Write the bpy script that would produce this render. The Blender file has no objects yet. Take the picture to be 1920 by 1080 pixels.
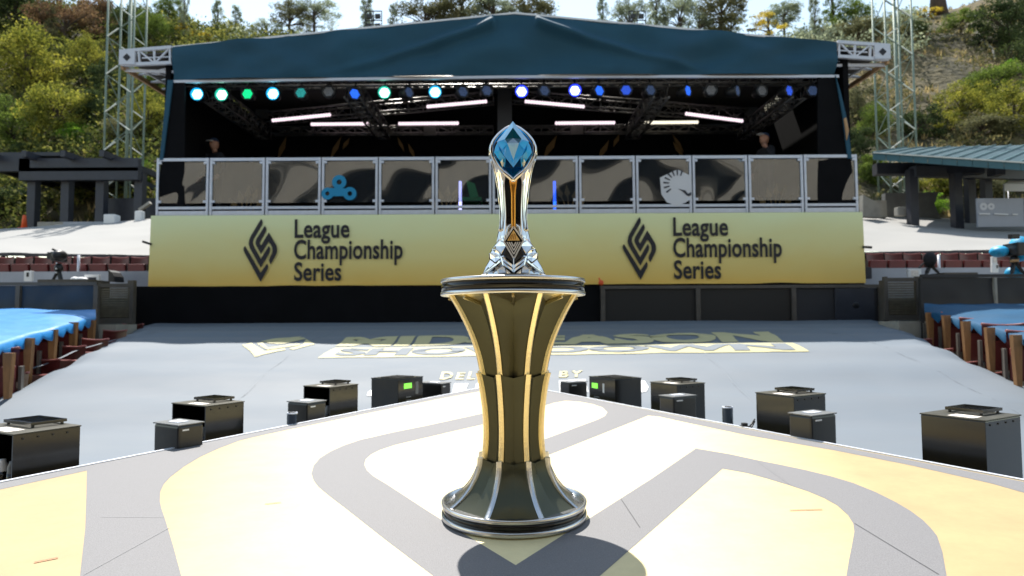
import bpy, bmesh, math, random
from mathutils import Vector, Matrix, Euler
from mathutils.geometry import tessellate_polygon
from mathutils import noise as mnoise
random.seed(7)
R = math.radians
scene = bpy.context.scene
COL = scene.collection

# ------------------------------------------------------------------ camera
F = 1200.0; TILT = R(3.0); ROLL = R(0.3); EYE = Vector((0, 0, 2.0))
ct, st, cr, sr = math.cos(TILT), math.sin(TILT), math.cos(ROLL), math.sin(ROLL)
UPV = Vector((0, -st, ct)); FW = Vector((0, ct, st)); EX = Vector((1, 0, 0))
cam_d = bpy.data.cameras.new('camera'); cam = bpy.data.objects.new('camera', cam_d); COL.objects.link(cam)
cam_d.sensor_width = 36; cam_d.lens = 22.5; cam_d.clip_start = .05; cam_d.clip_end = 2000
right = EX * cr + UPV * -sr; upi = EX * sr + UPV * cr
m = Matrix.Identity(4)
for i in range(3):
    m[i][0] = right[i]; m[i][1] = upi[i]; m[i][2] = -FW[i]; m[i][3] = EYE[i]
cam.matrix_world = m
cam_d.dof.use_dof = True; cam_d.dof.focus_distance = 2.12; cam_d.dof.aperture_fstop = 3.6
scene.camera = cam

# ------------------------------------------------------------------ sky, sun, exposure
SUNV = Vector((-0.10, 0.456, 0.80)).normalized()
w = bpy.data.worlds.new('World'); scene.world = w; w.use_nodes = True
nt = w.node_tree; nt.nodes.clear()
sky = nt.nodes.new('ShaderNodeTexSky'); sky.sky_type = 'NISHITA'; sky.sun_disc = False
sky.sun_elevation = math.asin(SUNV.z); sky.sun_rotation = math.atan2(SUNV.x, SUNV.y)
sky.air_density = 1.0; sky.dust_density = .25; sky.ozone_density = 1.0
bg = nt.nodes.new('ShaderNodeBackground'); bg.inputs[1].default_value = 0.12
wo = nt.nodes.new('ShaderNodeOutputWorld')
tint = nt.nodes.new('ShaderNodeMixRGB'); tint.blend_type = 'MULTIPLY'; tint.inputs[0].default_value = 1; tint.inputs[2].default_value = (1.17, 1.0, .76, 1)
nt.links.new(sky.outputs[0], tint.inputs[1]); nt.links.new(tint.outputs[0], bg.inputs[0]); nt.links.new(bg.outputs[0], wo.inputs[0])
sd = bpy.data.lights.new('sun', 'SUN'); sd.energy = 3.1; sd.angle = R(0.5); sd.color = (1, .955, .88)
sun = bpy.data.objects.new('sun', sd); COL.objects.link(sun)
sun.rotation_euler = SUNV.to_track_quat('Z', 'Y').to_euler(); sun.location = (0, 0, 60)
vs = scene.view_settings
vs.view_transform = 'Standard'; vs.look = 'None'; vs.gamma = 1; vs.use_curve_mapping = False; vs.exposure = 1.5

# ------------------------------------------------------------------ projection helpers: photo pixel -> place
def ray(px, py):
    cx = (px - 960) / F; cy = -(py - 540) / F
    a = cx * cr + cy * sr; b = -cx * sr + cy * cr
    return Vector((a, ct - b * st, st + b * ct))
def P(px, py, Y):
    d = ray(px, py); return EYE + d * (Y / d.y)
def G(px, py, z):
    d = ray(px, py); return EYE + d * ((z - EYE.z) / d.z)
TP = [(-3, .95), (5.0, .96), (5.8, 1.05), (6.7, 1.27), (7.6, 1.52), (8.7, 1.745), (10, 1.86), (11.85, 2.0), (14, 2.1)]
def tz(Y):
    for (a, za), (b, zb) in zip(TP, TP[1:]):
        if Y <= b: return za + (zb - za) * (Y - a) / (b - a)
    return TP[-1][1]
def tzw(x, Y):
    wv = .010 * math.sin(Y * 7.1 + .3 * math.sin(x * 1.3)) * min(1, max(0, Y - 5) / 2) + 0.013 * mnoise.noise(Vector((x * .7, Y * 1.0, 1))) + .006 * mnoise.noise(Vector((x * 2.4, Y * 2.8, 4)))
    return tz(Y) - .012 + wv
def T(px, py, off=0.0):
    d = ray(px, py); lo, hi = 2.0, 12.5; lo0 = None
    Y = 12.4
    while Y > 2:
        p = EYE + d * (Y / d.y)
        if p.z > tz(p.y): break
        Y -= .02
    # walking towards camera until ray is above surface
    p = EYE + d * (Y / d.y); return Vector((p.x, p.y, tzw(p.x, p.y) + off))

# ------------------------------------------------------------------ object helpers
def wl(o):
    v = Vector((0, 0, 0))
    while o is not None: v += o.location; o = o.parent
    return v
def thing(name, label, cat, loc=(0, 0, 0), group=None):
    o = bpy.data.objects.new(name, None); COL.objects.link(o); o.location = loc; o.empty_display_size = .2
    o['label'] = label; o['category'] = cat
    if group: o['group'] = group
    return o
def tag(o, label=None, cat=None, group=None, kind=None):
    if label: o['label'] = label
    if cat: o['category'] = cat
    if group: o['group'] = group
    if kind: o['kind'] = kind
    return o
def link(name, me, parent=None, loc=None):
    o = bpy.data.objects.new(name, me); COL.objects.link(o)
    if parent is not None: o.parent = parent
    if loc is not None: o.location = loc
    return o
class MB:
    def __init__(s): s.v = []; s.f = []; s.sm = []
    def add(s, vs, fs, smooth=False):
        n = len(s.v); s.v += [Vector(v) for v in vs]
        for f in fs: s.f.append([i + n for i in f]); s.sm.append(smooth)
        return s
    def box(s, c, sz, rz=0, M=None):
        x, y, z = sz[0] / 2, sz[1] / 2, sz[2] / 2
        r = M if M is not None else Matrix.Rotation(rz, 3, 'Z')
        vs = [Vector(c) + r @ Vector((i * x, j * y, k * z)) for i in (-1, 1) for j in (-1, 1) for k in (-1, 1)]
        return s.add(vs, [(0, 1, 3, 2), (4, 6, 7, 5), (0, 4, 5, 1), (2, 3, 7, 6), (0, 2, 6, 4), (1, 5, 7, 3)])
    def bb(s, a, b): 
        return s.box([(a[i] + b[i]) / 2 for i in range(3)], [abs(b[i] - a[i]) for i in range(3)])
    def bar(s, a, b, w, h=None, up=(0, 0, 1)):
        a = Vector(a); b = Vector(b); d = (b - a); L = d.length; d.normalize(); h = h or w
        u = Vector(up)
        if abs(d.dot(u)) > .98: u = Vector((0, 1, 0))
        x = d.cross(u).normalized(); z = x.cross(d)
        M = Matrix((x, d, z)).transposed()
        return s.box((a + b) / 2, (w, L, h), M=M)
    def tube(s, pts, r, n=8, cap=True, smooth=True):
        pts = [Vector(p) for p in pts]; rs = r if isinstance(r, (list, tuple)) else [r] * len(pts)
        vs = []; fs = []
        for i, p in enumerate(pts):
            d = (pts[min(i + 1, len(pts) - 1)] - pts[max(i - 1, 0)]).normalized()
            u = Vector((0, 0, 1)) if abs(d.z) < .95 else Vector((0, 1, 0))
            x = d.cross(u).normalized(); y = x.cross(d)
            for k in range(n):
                t = 2 * math.pi * k / n; vs.append(p + (x * math.cos(t) + y * math.sin(t)) * rs[i])
        for i in range(len(pts) - 1):
            for k in range(n):
                fs.append((i * n + k, i * n + (k + 1) % n, (i + 1) * n + (k + 1) % n, (i + 1) * n + k))
        s.add(vs, fs, smooth)
        if cap:
            m0 = len(s.v) - len(vs)
            s.f.append([m0 + k for k in range(n)][::-1]); s.sm.append(False)
            s.f.append([m0 + (len(pts) - 1) * n + k for k in range(n)]); s.sm.append(False)
        return s
    def lathe(s, prof, c, n=48, smooth=True):
        c = Vector(c); vs = []; fs = []
        for r, z in prof:
            for k in range(n):
                t = 2 * math.pi * k / n; vs.append(c + Vector((r * math.cos(t), r * math.sin(t), z)))
        for i in range(len(prof) - 1):
            for k in range(n): fs.append((i * n + k, i * n + (k + 1) % n, (i + 1) * n + (k + 1) % n, (i + 1) * n + k))
        return s.add(vs, fs, smooth)
    def prism(s, pts, d, ears=False):
        """flat polygon (any shape) given as 3D points, thickened by vector d"""
        pts = [Vector(p) for p in pts]; n = len(pts); d = Vector(d)
        tris = tessellate_polygon([pts])
        vs = pts + [p + d for p in pts]; fs = [tuple(t) for t in tris] + [tuple(i + n for i in t[::-1]) for t in tris]
        fs += [(i, (i + 1) % n, (i + 1) % n + n, i + n) for i in range(n)]
        return s.add(vs, fs)
    def sheet(s, pts):
        pts = [Vector(p) for p in pts]
        return s.add(pts, [tuple(t) for t in tessellate_polygon([pts])])
    def quadgrid(s, a, b, c, d, nu, nv, fn=None, smooth=True):
        a, b, c, d = map(Vector, (a, b, c, d)); vs = []; fs = []
        for j in range(nv + 1):
            for i in range(nu + 1):
                u, v = i / nu, j / nv
                p = (a * (1 - u) + b * u) * (1 - v) + (d * (1 - u) + c * u) * v
                if fn: p = fn(p, u, v)
                vs.append(p)
        for j in range(nv):
            for i in range(nu):
                k = j * (nu + 1) + i; fs.append((k, k + 1, k + nu + 2, k + nu + 1))
        return s.add(vs, fs, smooth)
    def build(s, name, mat, parent=None, fix=True, bevel=0, **kw):
        off = wl(parent) if parent is not None else Vector((0, 0, 0))
        me = bpy.data.meshes.new(name); me.from_pydata([v - off for v in s.v], [], s.f)
        for p, q in zip(me.polygons, s.sm): p.use_smooth = q
        if fix:
            bm = bmesh.new(); bm.from_mesh(me); bmesh.ops.recalc_face_normals(bm, faces=bm.faces)
            if bevel:
                es = [e for e in bm.edges if len(e.link_faces) == 2 and e.calc_face_angle(0) > .6]
                bmesh.ops.bevel(bm, geom=es, offset=bevel, segments=2, affect='EDGES', profile=.6)
            bm.to_mesh(me); bm.free()
        me.materials.append(mat); me.update()
        o = link(name, me, parent); tag(o, **kw); return o

# ------------------------------------------------------------------ materials
def mat(name, col, rough=.6, metal=0, spec=.5, coat=0, var=0, vscale=8, bump=0, bscale=40, emit=None, es=0, trans=0, ior=1.5, sheen=0, coords='Object', col2=None, stretch=None):
    M = bpy.data.materials.new(name); M.use_nodes = True; n = M.node_tree; b = n.nodes['Principled BSDF']
    b.inputs['Base Color'].default_value = (*col, 1); b.inputs['Roughness'].default_value = rough
    b.inputs['Metallic'].default_value = metal; b.inputs['Specular IOR Level'].default_value = spec
    b.inputs['Coat Weight'].default_value = coat; b.inputs['Coat Roughness'].default_value = .08
    b.inputs['Transmission Weight'].default_value = trans; b.inputs['IOR'].default_value = ior
    b.inputs['Sheen Weight'].default_value = sheen
    if emit: b.inputs['Emission Color'].default_value = (*emit, 1); b.inputs['Emission Strength'].default_value = es
    if var or bump:
        tc = n.nodes.new('ShaderNodeTexCoord'); src = tc.outputs[coords]
        if stretch:
            mp = n.nodes.new('ShaderNodeMapping'); mp.inputs['Scale'].default_value = stretch; n.links.new(src, mp.inputs[0]); src = mp.outputs[0]
    if var:
        t = n.nodes.new('ShaderNodeTexNoise'); t.inputs['Scale'].default_value = vscale; t.inputs['Detail'].default_value = 8; t.inputs['Roughness'].default_value = .65
        n.links.new(src, t.inputs[0])
        r = n.nodes.new('ShaderNodeValToRGB'); r.color_ramp.elements[0].position = .3; r.color_ramp.elements[1].position = .7
        c2 = col2 or tuple(min(1, c * (1 + var)) for c in col)
        r.color_ramp.elements[0].color = (*[c * (1 - var) for c in col], 1); r.color_ramp.elements[1].color = (*c2, 1)
        n.links.new(t.outputs[0], r.inputs[0]); n.links.new(r.outputs[0], b.inputs['Base Color'])
        mr = n.nodes.new('ShaderNodeMapRange'); mr.inputs['To Min'].default_value = max(.02, rough - .08); mr.inputs['To Max'].default_value = min(1, rough + .1)
        n.links.new(t.outputs[0], mr.inputs[0]); n.links.new(mr.outputs[0], b.inputs['Roughness'])
    if bump:
        t2 = n.nodes.new('ShaderNodeTexNoise'); t2.inputs['Scale'].default_value = bscale; t2.inputs['Detail'].default_value = 5
        n.links.new(src, t2.inputs[0])
        bp = n.nodes.new('ShaderNodeBump'); bp.inputs['Strength'].default_value = bump; bp.inputs['Distance'].default_value = .02
        n.links.new(t2.outputs[0], bp.inputs['Height']); n.links.new(bp.outputs[0], b.inputs['Normal'])
    return M
NAVY = mat('navy_tarp', (.005, .035, .070), .8, ior=2.6, var=.18, vscale=.8, bump=.35, bscale=1.6, stretch=(.35, 1, 1))
FASC = mat('teal_canvas', (.018, .072, .115), .75, spec=.3, var=.15, vscale=.7, bump=.25, bscale=1.5)
BLACK = mat('black_drape', (.006, .006, .007), .9, spec=.1, var=.3, vscale=2)
GREYP = mat('print_grey', (.125, .122, .128), .7, ior=1.8, var=.35, vscale=260, bump=.15, bscale=240)
CREAMP = mat('print_cream', (.48, .44, .24), .6)
INK = mat('print_ink', (.012, .011, .016), .55)
SILVER = mat('brushed_silver', (.60, .60, .60), .26, metal=1)
ALU = mat('aluminium', (.62, .65, .72), .45, metal=.35, var=.08, vscale=9)
SILVERD = mat('satin_silver', (.62, .61, .60), .5, metal=.45)
GOLDD = mat('satin_gold', (.75, .50, .18), .5, metal=.4)
CHROME = mat('polished_chrome', (.78, .765, .74), .03, metal=1)
GOLDM = mat('gold_metal', (.86, .75, .47), .24, metal=1, bump=.05, bscale=300)
GOLDB = mat('gold_bright', (.90, .42, .07), .2, metal=.85)
GLOSSB = mat('gloss_black', (.006, .006, .006), .12, spec=.35)
PANELM = mat('bronze_panel', (.072, .073, .046), .30, metal=.65, spec=.4, bump=.04, bscale=200)
CASE = mat('case_black', (.005, .005, .004), .16, spec=.6, var=.1, vscale=12)
CASET = mat('case_top', (.06, .056, .042), .5, metal=.4, var=.25, vscale=18)
BOX2 = mat('case_grey', (.012, .012, .013), .30, var=.25, vscale=10)
LIDG = mat('lid_grey', (.15, .155, .16), .4, var=.15, vscale=20)
WHITEP = mat('white_plastic', (.75, .75, .75), .5)
WHITET = mat('white_tarp', (.28, .277, .268), .8, var=.04, vscale=1.2, bump=.2, bscale=1.5)
RED = mat('red_seat', (.11, .016, .016), .4, var=.25, vscale=9)
REDL = mat('red_seat_edge', (.30, .10, .09), .45, var=.2, vscale=9)
WOOD = mat('seat_wood', (.30, .14, .05), .6, var=.35, vscale=14, stretch=(1, 1, .2))
CONC = mat('concrete', (.30, .285, .25), .85, var=.2, vscale=3, bump=.3, bscale=20)
CONCD = mat('concrete_grey', (.13, .13, .125), .85, var=.25, vscale=2, bump=.3, bscale=20)
WALLB = mat('pale_wall', (.36, .38, .43), .7, var=.1, vscale=1.5)
DPAN = mat('dark_panel', (.008, .008, .008), .5)
BLUE_SHADE = mat('shaded_blue_tarp', (.003, .060, .135), .7, spec=.25, var=.15, vscale=2, bump=.5, bscale=5)  # shade on the right blue tarp, put into a darker base colour
BLUET = mat('blue_tarp', (.012, .20, .52), .38, spec=.7, var=.15, vscale=2, bump=.5, bscale=5)
BARN = mat('barrier_navy', (.010, .030, .055), .6, var=.3, vscale=1.5, bump=.3, bscale=4)
BARD = mat('barrier_dark', (.018, .018, .021), .6, var=.3, vscale=1.5)
FRAMEG = mat('frame_brown', (.09, .08, .07), .5, metal=.3, var=.2, vscale=6)
MESHM = mat('gate_mesh', (.16, .14, .10), .5, metal=.4, var=.3, vscale=10)
STEELD = mat('steel_dark', (.035, .038, .05), .5, metal=.3, var=.2, vscale=3)
TOWER = mat('tower_green', (.17, .22, .18), .55, metal=.2, var=.15, vscale=4)
TOWERW = mat('tower_strap', (.75, .74, .66), .4)
TRUSSM = mat('truss_metal', (.20, .19, .18), .4, metal=.7)
TRUSSL = mat('truss_light', (.55, .56, .60), .4, metal=.4)
TEALR = mat('teal_metal_roof', (.022, .060, .075), .7, var=.12, vscale=2, spec=.3)
TEALF = mat('teal_fascia', (.05, .13, .15), .5, var=.1, vscale=2)
TANB = mat('tan_board', (.42, .25, .12), .7, var=.2, vscale=5)
SKIN = mat('skin', (.42, .22, .15), .6)
CLOTH = mat('dark_cloth', (.012, .013, .018), .85, var=.2, vscale=12)
CAPB = mat('cap_navy', (.02, .04, .09), .7)
ORANGE = mat('orange_plastic', (.75, .10, .02), .5)
TAPE = mat('red_tape', (.62, .13, .06), .6)
GUN = mat('camera_black', (.012, .012, .013), .45)
CYANC = mat('cyan_cover', (.01, .33, .62), .5, var=.5, vscale=5, bump=.5, bscale=9)
GREENLCD = mat('lcd', (.1, .4, .05), .3, emit=(.25, 1, .08), es=.45)
ROOFG = mat('roof_liner', (.05, .048, .046), .8, var=.15, vscale=1)
PAPER = mat('notice_paper', (.72, .66, .60), .7, var=.25, vscale=25)
BARK = mat('bark', (.06, .045, .035), .9, var=.35, vscale=4, bump=.5, bscale=12)
RAILW = mat('pale_blue_rail', (.30, .40, .45), .5)
FOLIAGEP = mat('canopy_fabric', (.7, .7, .68), .8)
GOLDLEAF = mat('gold_scenery', (.22, .13, .04), .6)
DIRTY = mat('stage_house_cream', (.38, .33, .26), .8, var=.12, vscale=.4)
DIRTD = mat('stage_house_dark', (.03, .026, .022), .9)
def emis(name, c, s):
    return mat(name, (.02, .02, .02), .4, emit=c, es=s)
LCYAN = emis('led_cyan', (.3, .9, 1), 3); LGRN = emis('led_green', (.4, 1, .7), 2.6); LG2 = emis('led_green_dim', (.0, .8, .25), .7)
LTEAL = emis('led_teal_dim', (.02, .42, .40), .35); LOFF = mat('led_off', (.25, .25, .26), .3)
LBLUE = emis('led_blue', (.02, .15, 1), .6); LBW = emis('led_blue_white', (.35, .45, 1), 2); LBM = emis('led_blue_mid', (.03, .13, 1), .35)
LDIM = emis('led_slate_dim', (.06, .11, .25), .22)
BATTEN = emis('batten_white', (1, .80, .90), .48); BATW = emis('batten_warm', (1, .92, .72), .5)
GCY = emis('halo_cyan', (0, .35, .75), .55); GGR = emis('halo_green', (0, .45, .30), .5); GBL = emis('halo_blue', (.01, .03, 1), .8)  # halo glow round the bright lamps
STICKB = emis('tube_blue', (.02, .12, 1), 1.0); STICKW = emis('tube_lilac', (.45, .45, 1), 1.0)

# deck print: pale in the middle, gold towards both sides (the print's own gradient)
def deck_mat():
    M = bpy.data.materials.new('gold_print_floor'); M.use_nodes = True; n = M.node_tree; b = n.nodes['Principled BSDF']
    g = n.nodes.new('ShaderNodeNewGeometry'); sp = n.nodes.new('ShaderNodeSeparateXYZ'); n.links.new(g.outputs['Position'], sp.inputs[0])
    ab = n.nodes.new('ShaderNodeMath'); ab.operation = 'ABSOLUTE'; n.links.new(sp.outputs[0], ab.inputs[0])
    mu = n.nodes.new('ShaderNodeMath'); mu.operation = 'MULTIPLY_ADD'; n.links.new(sp.outputs[1], mu.inputs[0]); mu.inputs[1].default_value = -.32; mu.inputs[2].default_value = .4
    ad = n.nodes.new('ShaderNodeMath'); ad.operation = 'ADD'; n.links.new(ab.outputs[0], ad.inputs[0]); n.links.new(mu.outputs[0], ad.inputs[1])
    rp = n.nodes.new('ShaderNodeValToRGB'); rp.color_ramp.elements[0].position = .0; rp.color_ramp.elements[1].position = 1.0
    rp.color_ramp.elements[0].color = (.78, .66, .36, 1); rp.color_ramp.elements[1].color = (.40, .285, .125, 1)
    n.links.new(ad.outputs[0], rp.inputs[0]); n.links.new(rp.outputs[0], b.inputs['Base Color'])
    b.inputs['Roughness'].default_value = .62; b.inputs['IOR'].default_value = 1.7
    wn = n.nodes.new('ShaderNodeTexNoise'); wn.inputs['Scale'].default_value = 5; wn.inputs['Detail'].default_value = 10; wn.inputs['Roughness'].default_value = .75; n.links.new(g.outputs['Position'], wn.inputs[0])
    wr = n.nodes.new('ShaderNodeMapRange'); wr.inputs['From Min'].default_value = .35; wr.inputs['From Max'].default_value = .65; wr.inputs['To Min'].default_value = .84; wr.inputs['To Max'].default_value = 1.0; n.links.new(wn.outputs[0], wr.inputs[0])
    wm = n.nodes.new('ShaderNodeMixRGB'); wm.blend_type = 'MULTIPLY'; wm.inputs[0].default_value = 1; n.links.new(rp.outputs[0], wm.inputs[1]); n.links.new(wr.outputs[0], wm.inputs[2]); n.links.new(wm.outputs[0], b.inputs['Base Color'])
    tx = n.nodes.new('ShaderNodeTexNoise'); tx.inputs['Scale'].default_value = 60; n.links.new(g.outputs['Position'], tx.inputs[0])
    bp = n.nodes.new('ShaderNodeBump'); bp.inputs['Strength'].default_value = .06; bp.inputs['Distance'].default_value = .01
    n.links.new(tx.outputs[0], bp.inputs['Height']); n.links.new(bp.outputs[0], b.inputs['Normal'])
    return M
DECK = deck_mat()
def banner_mat():
    M = bpy.data.materials.new('banner_print'); M.use_nodes = True; n = M.node_tree; b = n.nodes['Principled BSDF']
    tc = n.nodes.new('ShaderNodeTexCoord'); sp = n.nodes.new('ShaderNodeSeparateXYZ'); n.links.new(tc.outputs['Generated'], sp.inputs[0])
    nz = n.nodes.new('ShaderNodeTexNoise'); nz.inputs['Scale'].default_value = 2.2; n.links.new(tc.outputs['Generated'], nz.inputs[0])
    ma = n.nodes.new('ShaderNodeMath'); ma.operation = 'MULTIPLY_ADD'; n.links.new(nz.outputs[0], ma.inputs[0]); ma.inputs[1].default_value = .3; ma.inputs[2].default_value = -.15
    ad = n.nodes.new('ShaderNodeMath'); n.links.new(sp.outputs[2], ad.inputs[0]); n.links.new(ma.outputs[0], ad.inputs[1])
    rp = n.nodes.new('ShaderNodeValToRGB'); e = rp.color_ramp.elements
    e[0].position = .02; e[0].color = (.80, .52, .11, 1); e[1].position = 1; e[1].color = (.80, .86, .50, 1)
    x = e.new(.32); x.color = (.80, .64, .22, 1); x = e.new(.65); x.color = (.80, .76, .36, 1)
    n.links.new(ad.outputs[0], rp.inputs[0]); n.links.new(rp.outputs[0], b.inputs['Base Color']); b.inputs['Roughness'].default_value = .6
    return M
BANNER = banner_mat()
def pane_mat():
    M = bpy.data.materials.new('acrylic_pane'); M.use_nodes = True; n = M.node_tree; n.nodes.remove(n.nodes['Principled BSDF'])
    out = n.nodes['Material Output']; tr = n.nodes.new('ShaderNodeBsdfTransparent'); tr.inputs[0].default_value = (.5, .55, .57, 1)
    gl = n.nodes.new('ShaderNodeBsdfGlossy'); gl.inputs['Roughness'].default_value = .05; gl.inputs[0].default_value = (.9, .95, 1, 1)
    lw = n.nodes.new('ShaderNodeLayerWeight'); lw.inputs[0].default_value = .25
    mp = n.nodes.new('ShaderNodeMapRange'); mp.inputs['To Min'].default_value = .15; mp.inputs['To Max'].default_value = .9; n.links.new(lw.outputs['Fresnel'], mp.inputs[0])
    mx = n.nodes.new('ShaderNodeMixShader'); n.links.new(mp.outputs[0], mx.inputs[0]); n.links.new(tr.outputs[0], mx.inputs[1]); n.links.new(gl.outputs[0], mx.inputs[2])
    df = n.nodes.new('ShaderNodeBsdfDiffuse'); df.inputs[0].default_value = (.42, .48, .55, 1); m3 = n.nodes.new('ShaderNodeMixShader'); m3.inputs[0].default_value = .035
    n.links.new(mx.outputs[0], m3.inputs[1]); n.links.new(df.outputs[0], m3.inputs[2]); n.links.new(m3.outputs[0], out.inputs[0]); return M
PANE = pane_mat()
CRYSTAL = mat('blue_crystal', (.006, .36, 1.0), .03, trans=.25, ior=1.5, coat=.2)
CRYSTALB = mat('blue_crystal_lit', (.14, .42, .72), .04, trans=.15, ior=1.5, coat=.3)  # facet tints carry the light and dark of refraction in their colour
CRYSTALP = mat('blue_crystal_glint', (.40, .70, .98), .03, trans=.3, ior=1.5, coat=.3)
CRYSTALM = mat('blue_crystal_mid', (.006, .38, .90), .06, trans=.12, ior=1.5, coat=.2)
CRYSTALD = mat('blue_crystal_shaded', (.003, .07, .13), .03, trans=.2, ior=1.45, spec=.9)
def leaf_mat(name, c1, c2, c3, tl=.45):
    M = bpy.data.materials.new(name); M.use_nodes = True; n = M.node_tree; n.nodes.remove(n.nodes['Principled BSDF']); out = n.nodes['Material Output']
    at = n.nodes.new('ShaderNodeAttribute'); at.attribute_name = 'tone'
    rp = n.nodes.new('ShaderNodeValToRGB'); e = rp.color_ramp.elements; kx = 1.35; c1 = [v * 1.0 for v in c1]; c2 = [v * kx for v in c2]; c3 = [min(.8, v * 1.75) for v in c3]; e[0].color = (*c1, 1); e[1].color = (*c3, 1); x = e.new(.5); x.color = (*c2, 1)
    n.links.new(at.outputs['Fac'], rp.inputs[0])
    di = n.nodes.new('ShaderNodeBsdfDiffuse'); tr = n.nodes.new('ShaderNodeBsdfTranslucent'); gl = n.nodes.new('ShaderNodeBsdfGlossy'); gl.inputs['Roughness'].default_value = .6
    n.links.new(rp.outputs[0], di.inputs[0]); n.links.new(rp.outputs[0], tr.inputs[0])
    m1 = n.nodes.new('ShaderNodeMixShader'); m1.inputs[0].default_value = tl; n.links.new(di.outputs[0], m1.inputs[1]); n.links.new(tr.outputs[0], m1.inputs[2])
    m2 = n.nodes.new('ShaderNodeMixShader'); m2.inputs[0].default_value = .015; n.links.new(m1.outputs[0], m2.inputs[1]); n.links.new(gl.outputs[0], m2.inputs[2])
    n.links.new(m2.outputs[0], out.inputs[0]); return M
LEAF = dict(
    yellow=leaf_mat('leaf_yellow_green', (.06, .075, .015), (.14, .15, .022), (.24, .22, .035), .5),
    green=leaf_mat('leaf_green', (.035, .06, .012), (.075, .11, .02), (.13, .17, .03)),
    bright=leaf_mat('leaf_bright', (.06, .13, .015), (.11, .21, .02), (.19, .30, .03), .55),
    dark=leaf_mat('leaf_dark', (.018, .03, .012), (.035, .052, .018), (.06, .08, .025), .3),
    olive=leaf_mat('leaf_olive', (.06, .062, .03), (.10, .10, .05), (.15, .145, .07), .35),
    brown=leaf_mat('leaf_rust', (.08, .045, .028), (.13, .08, .045), (.16, .11, .05), .4),
    gold=leaf_mat('leaf_blossom_yellow', (.18, .15, .02), (.34, .26, .03), (.46, .36, .05), .5),
    far=leaf_mat('leaf_hazy', (.12, .14, .10), (.17, .20, .13), (.22, .24, .15), .5))  # distance haze put into paler leaf colours

# ================================================================== SETTING
# ground sheet
MB().add([(-600, -600, 0), (600, -600, 0), (600, 900, 0), (-600, 900, 0)], [(0, 1, 2, 3)]).build('ground', CONCD, kind='structure')
def hill(x, Y):
    H = 22.5 + max(0, x - 20) * .42 + max(0, -x - 18) * .30
    base = 4.4 + max(0, Y - 22.5) * .80 + 1.2 * mnoise.noise(Vector((x * .09, Y * .09, 0))) * min(1, max(0, Y - 21) / 6)
    k = 4.0; a, b = base, H + 2.0 * mnoise.noise(Vector((x * .05, 3.3, 0)))
    h = max(k - abs(a - b), 0) / k; z = min(a, b) - h * h * k * .25
    return z + (.5 * mnoise.noise(Vector((x * .35, Y * .35, 5))) + .18 * mnoise.noise(Vector((x * 1.1, Y * 1.1, 9)))) * min(1, max(0, Y - 21.5) / 4)
def build_hill():
    nx, ny = 190, 110; vs = []; fs = []
    for j in range(ny):
        Y = 20 + (j / (ny - 1)) ** 1.35 * 110
        for i in range(nx):
            x = -95 + 190 * i / (nx - 1); vs.append((x, Y, hill(x, Y)))
    for j in range(ny - 1):
        for i in range(nx - 1):
            k = j * nx + i; fs.append((k, k + 1, k + nx + 1, k + nx))
    M = bpy.data.materials.new('dry_grass_slope'); M.use_nodes = True; n = M.node_tree; b = n.nodes['Principled BSDF']; b.inputs['Roughness'].default_value = .95
    tc = n.nodes.new('ShaderNodeTexCoord')
    t1 = n.nodes.new('ShaderNodeTexNoise'); t1.inputs['Scale'].default_value = .16; t1.inputs['Detail'].default_value = 10; t1.inputs['Roughness'].default_value = .7
    t2 = n.nodes.new('ShaderNodeTexNoise'); t2.inputs['Scale'].default_value = 2.2; t2.inputs['Detail'].default_value = 8
    n.links.new(tc.outputs['Object'], t1.inputs[0]); n.links.new(tc.outputs['Object'], t2.inputs[0])
    r = n.nodes.new('ShaderNodeValToRGB'); e = r.color_ramp.elements; e[0].position = .32; e[0].color = (.028, .03, .014, 1); e[1].position = .70; e[1].color = (.22, .155, .095, 1)  # darkest greens also carry tree shadow in the slope's colour
    x = e.new(.45); x.color = (.075, .062, .028, 1); x = e.new(.57); x.color = (.16, .12, .05, 1)
    n.links.new(t1.outputs[0], r.inputs[0])
    mx = n.nodes.new('ShaderNodeMixRGB'); mx.blend_type = 'MULTIPLY'; mx.inputs[0].default_value = .75; r2 = n.nodes.new('ShaderNodeValToRGB'); r2.color_ramp.elements[0].position = .35; r2.color_ramp.elements[0].color = (.35, .38, .3, 1); r2.color_ramp.elements[1].position = .65
    n.links.new(t2.outputs[0], r2.inputs[0]); n.links.new(r.outputs[0], mx.inputs[1]); n.links.new(r2.outputs[0], mx.inputs[2]); n.links.new(mx.outputs[0], b.inputs['Base Color'])
    bp = n.nodes.new('ShaderNodeBump'); bp.inputs['Strength'].default_value = .8; bp.inputs['Distance'].default_value = .4; n.links.new(t2.outputs[0], bp.inputs['Height']); n.links.new(bp.outputs[0], b.inputs['Normal'])
    MB().add(vs, fs, True).build('hillside', M, fix=False, kind='structure')
build_hill()

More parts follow.
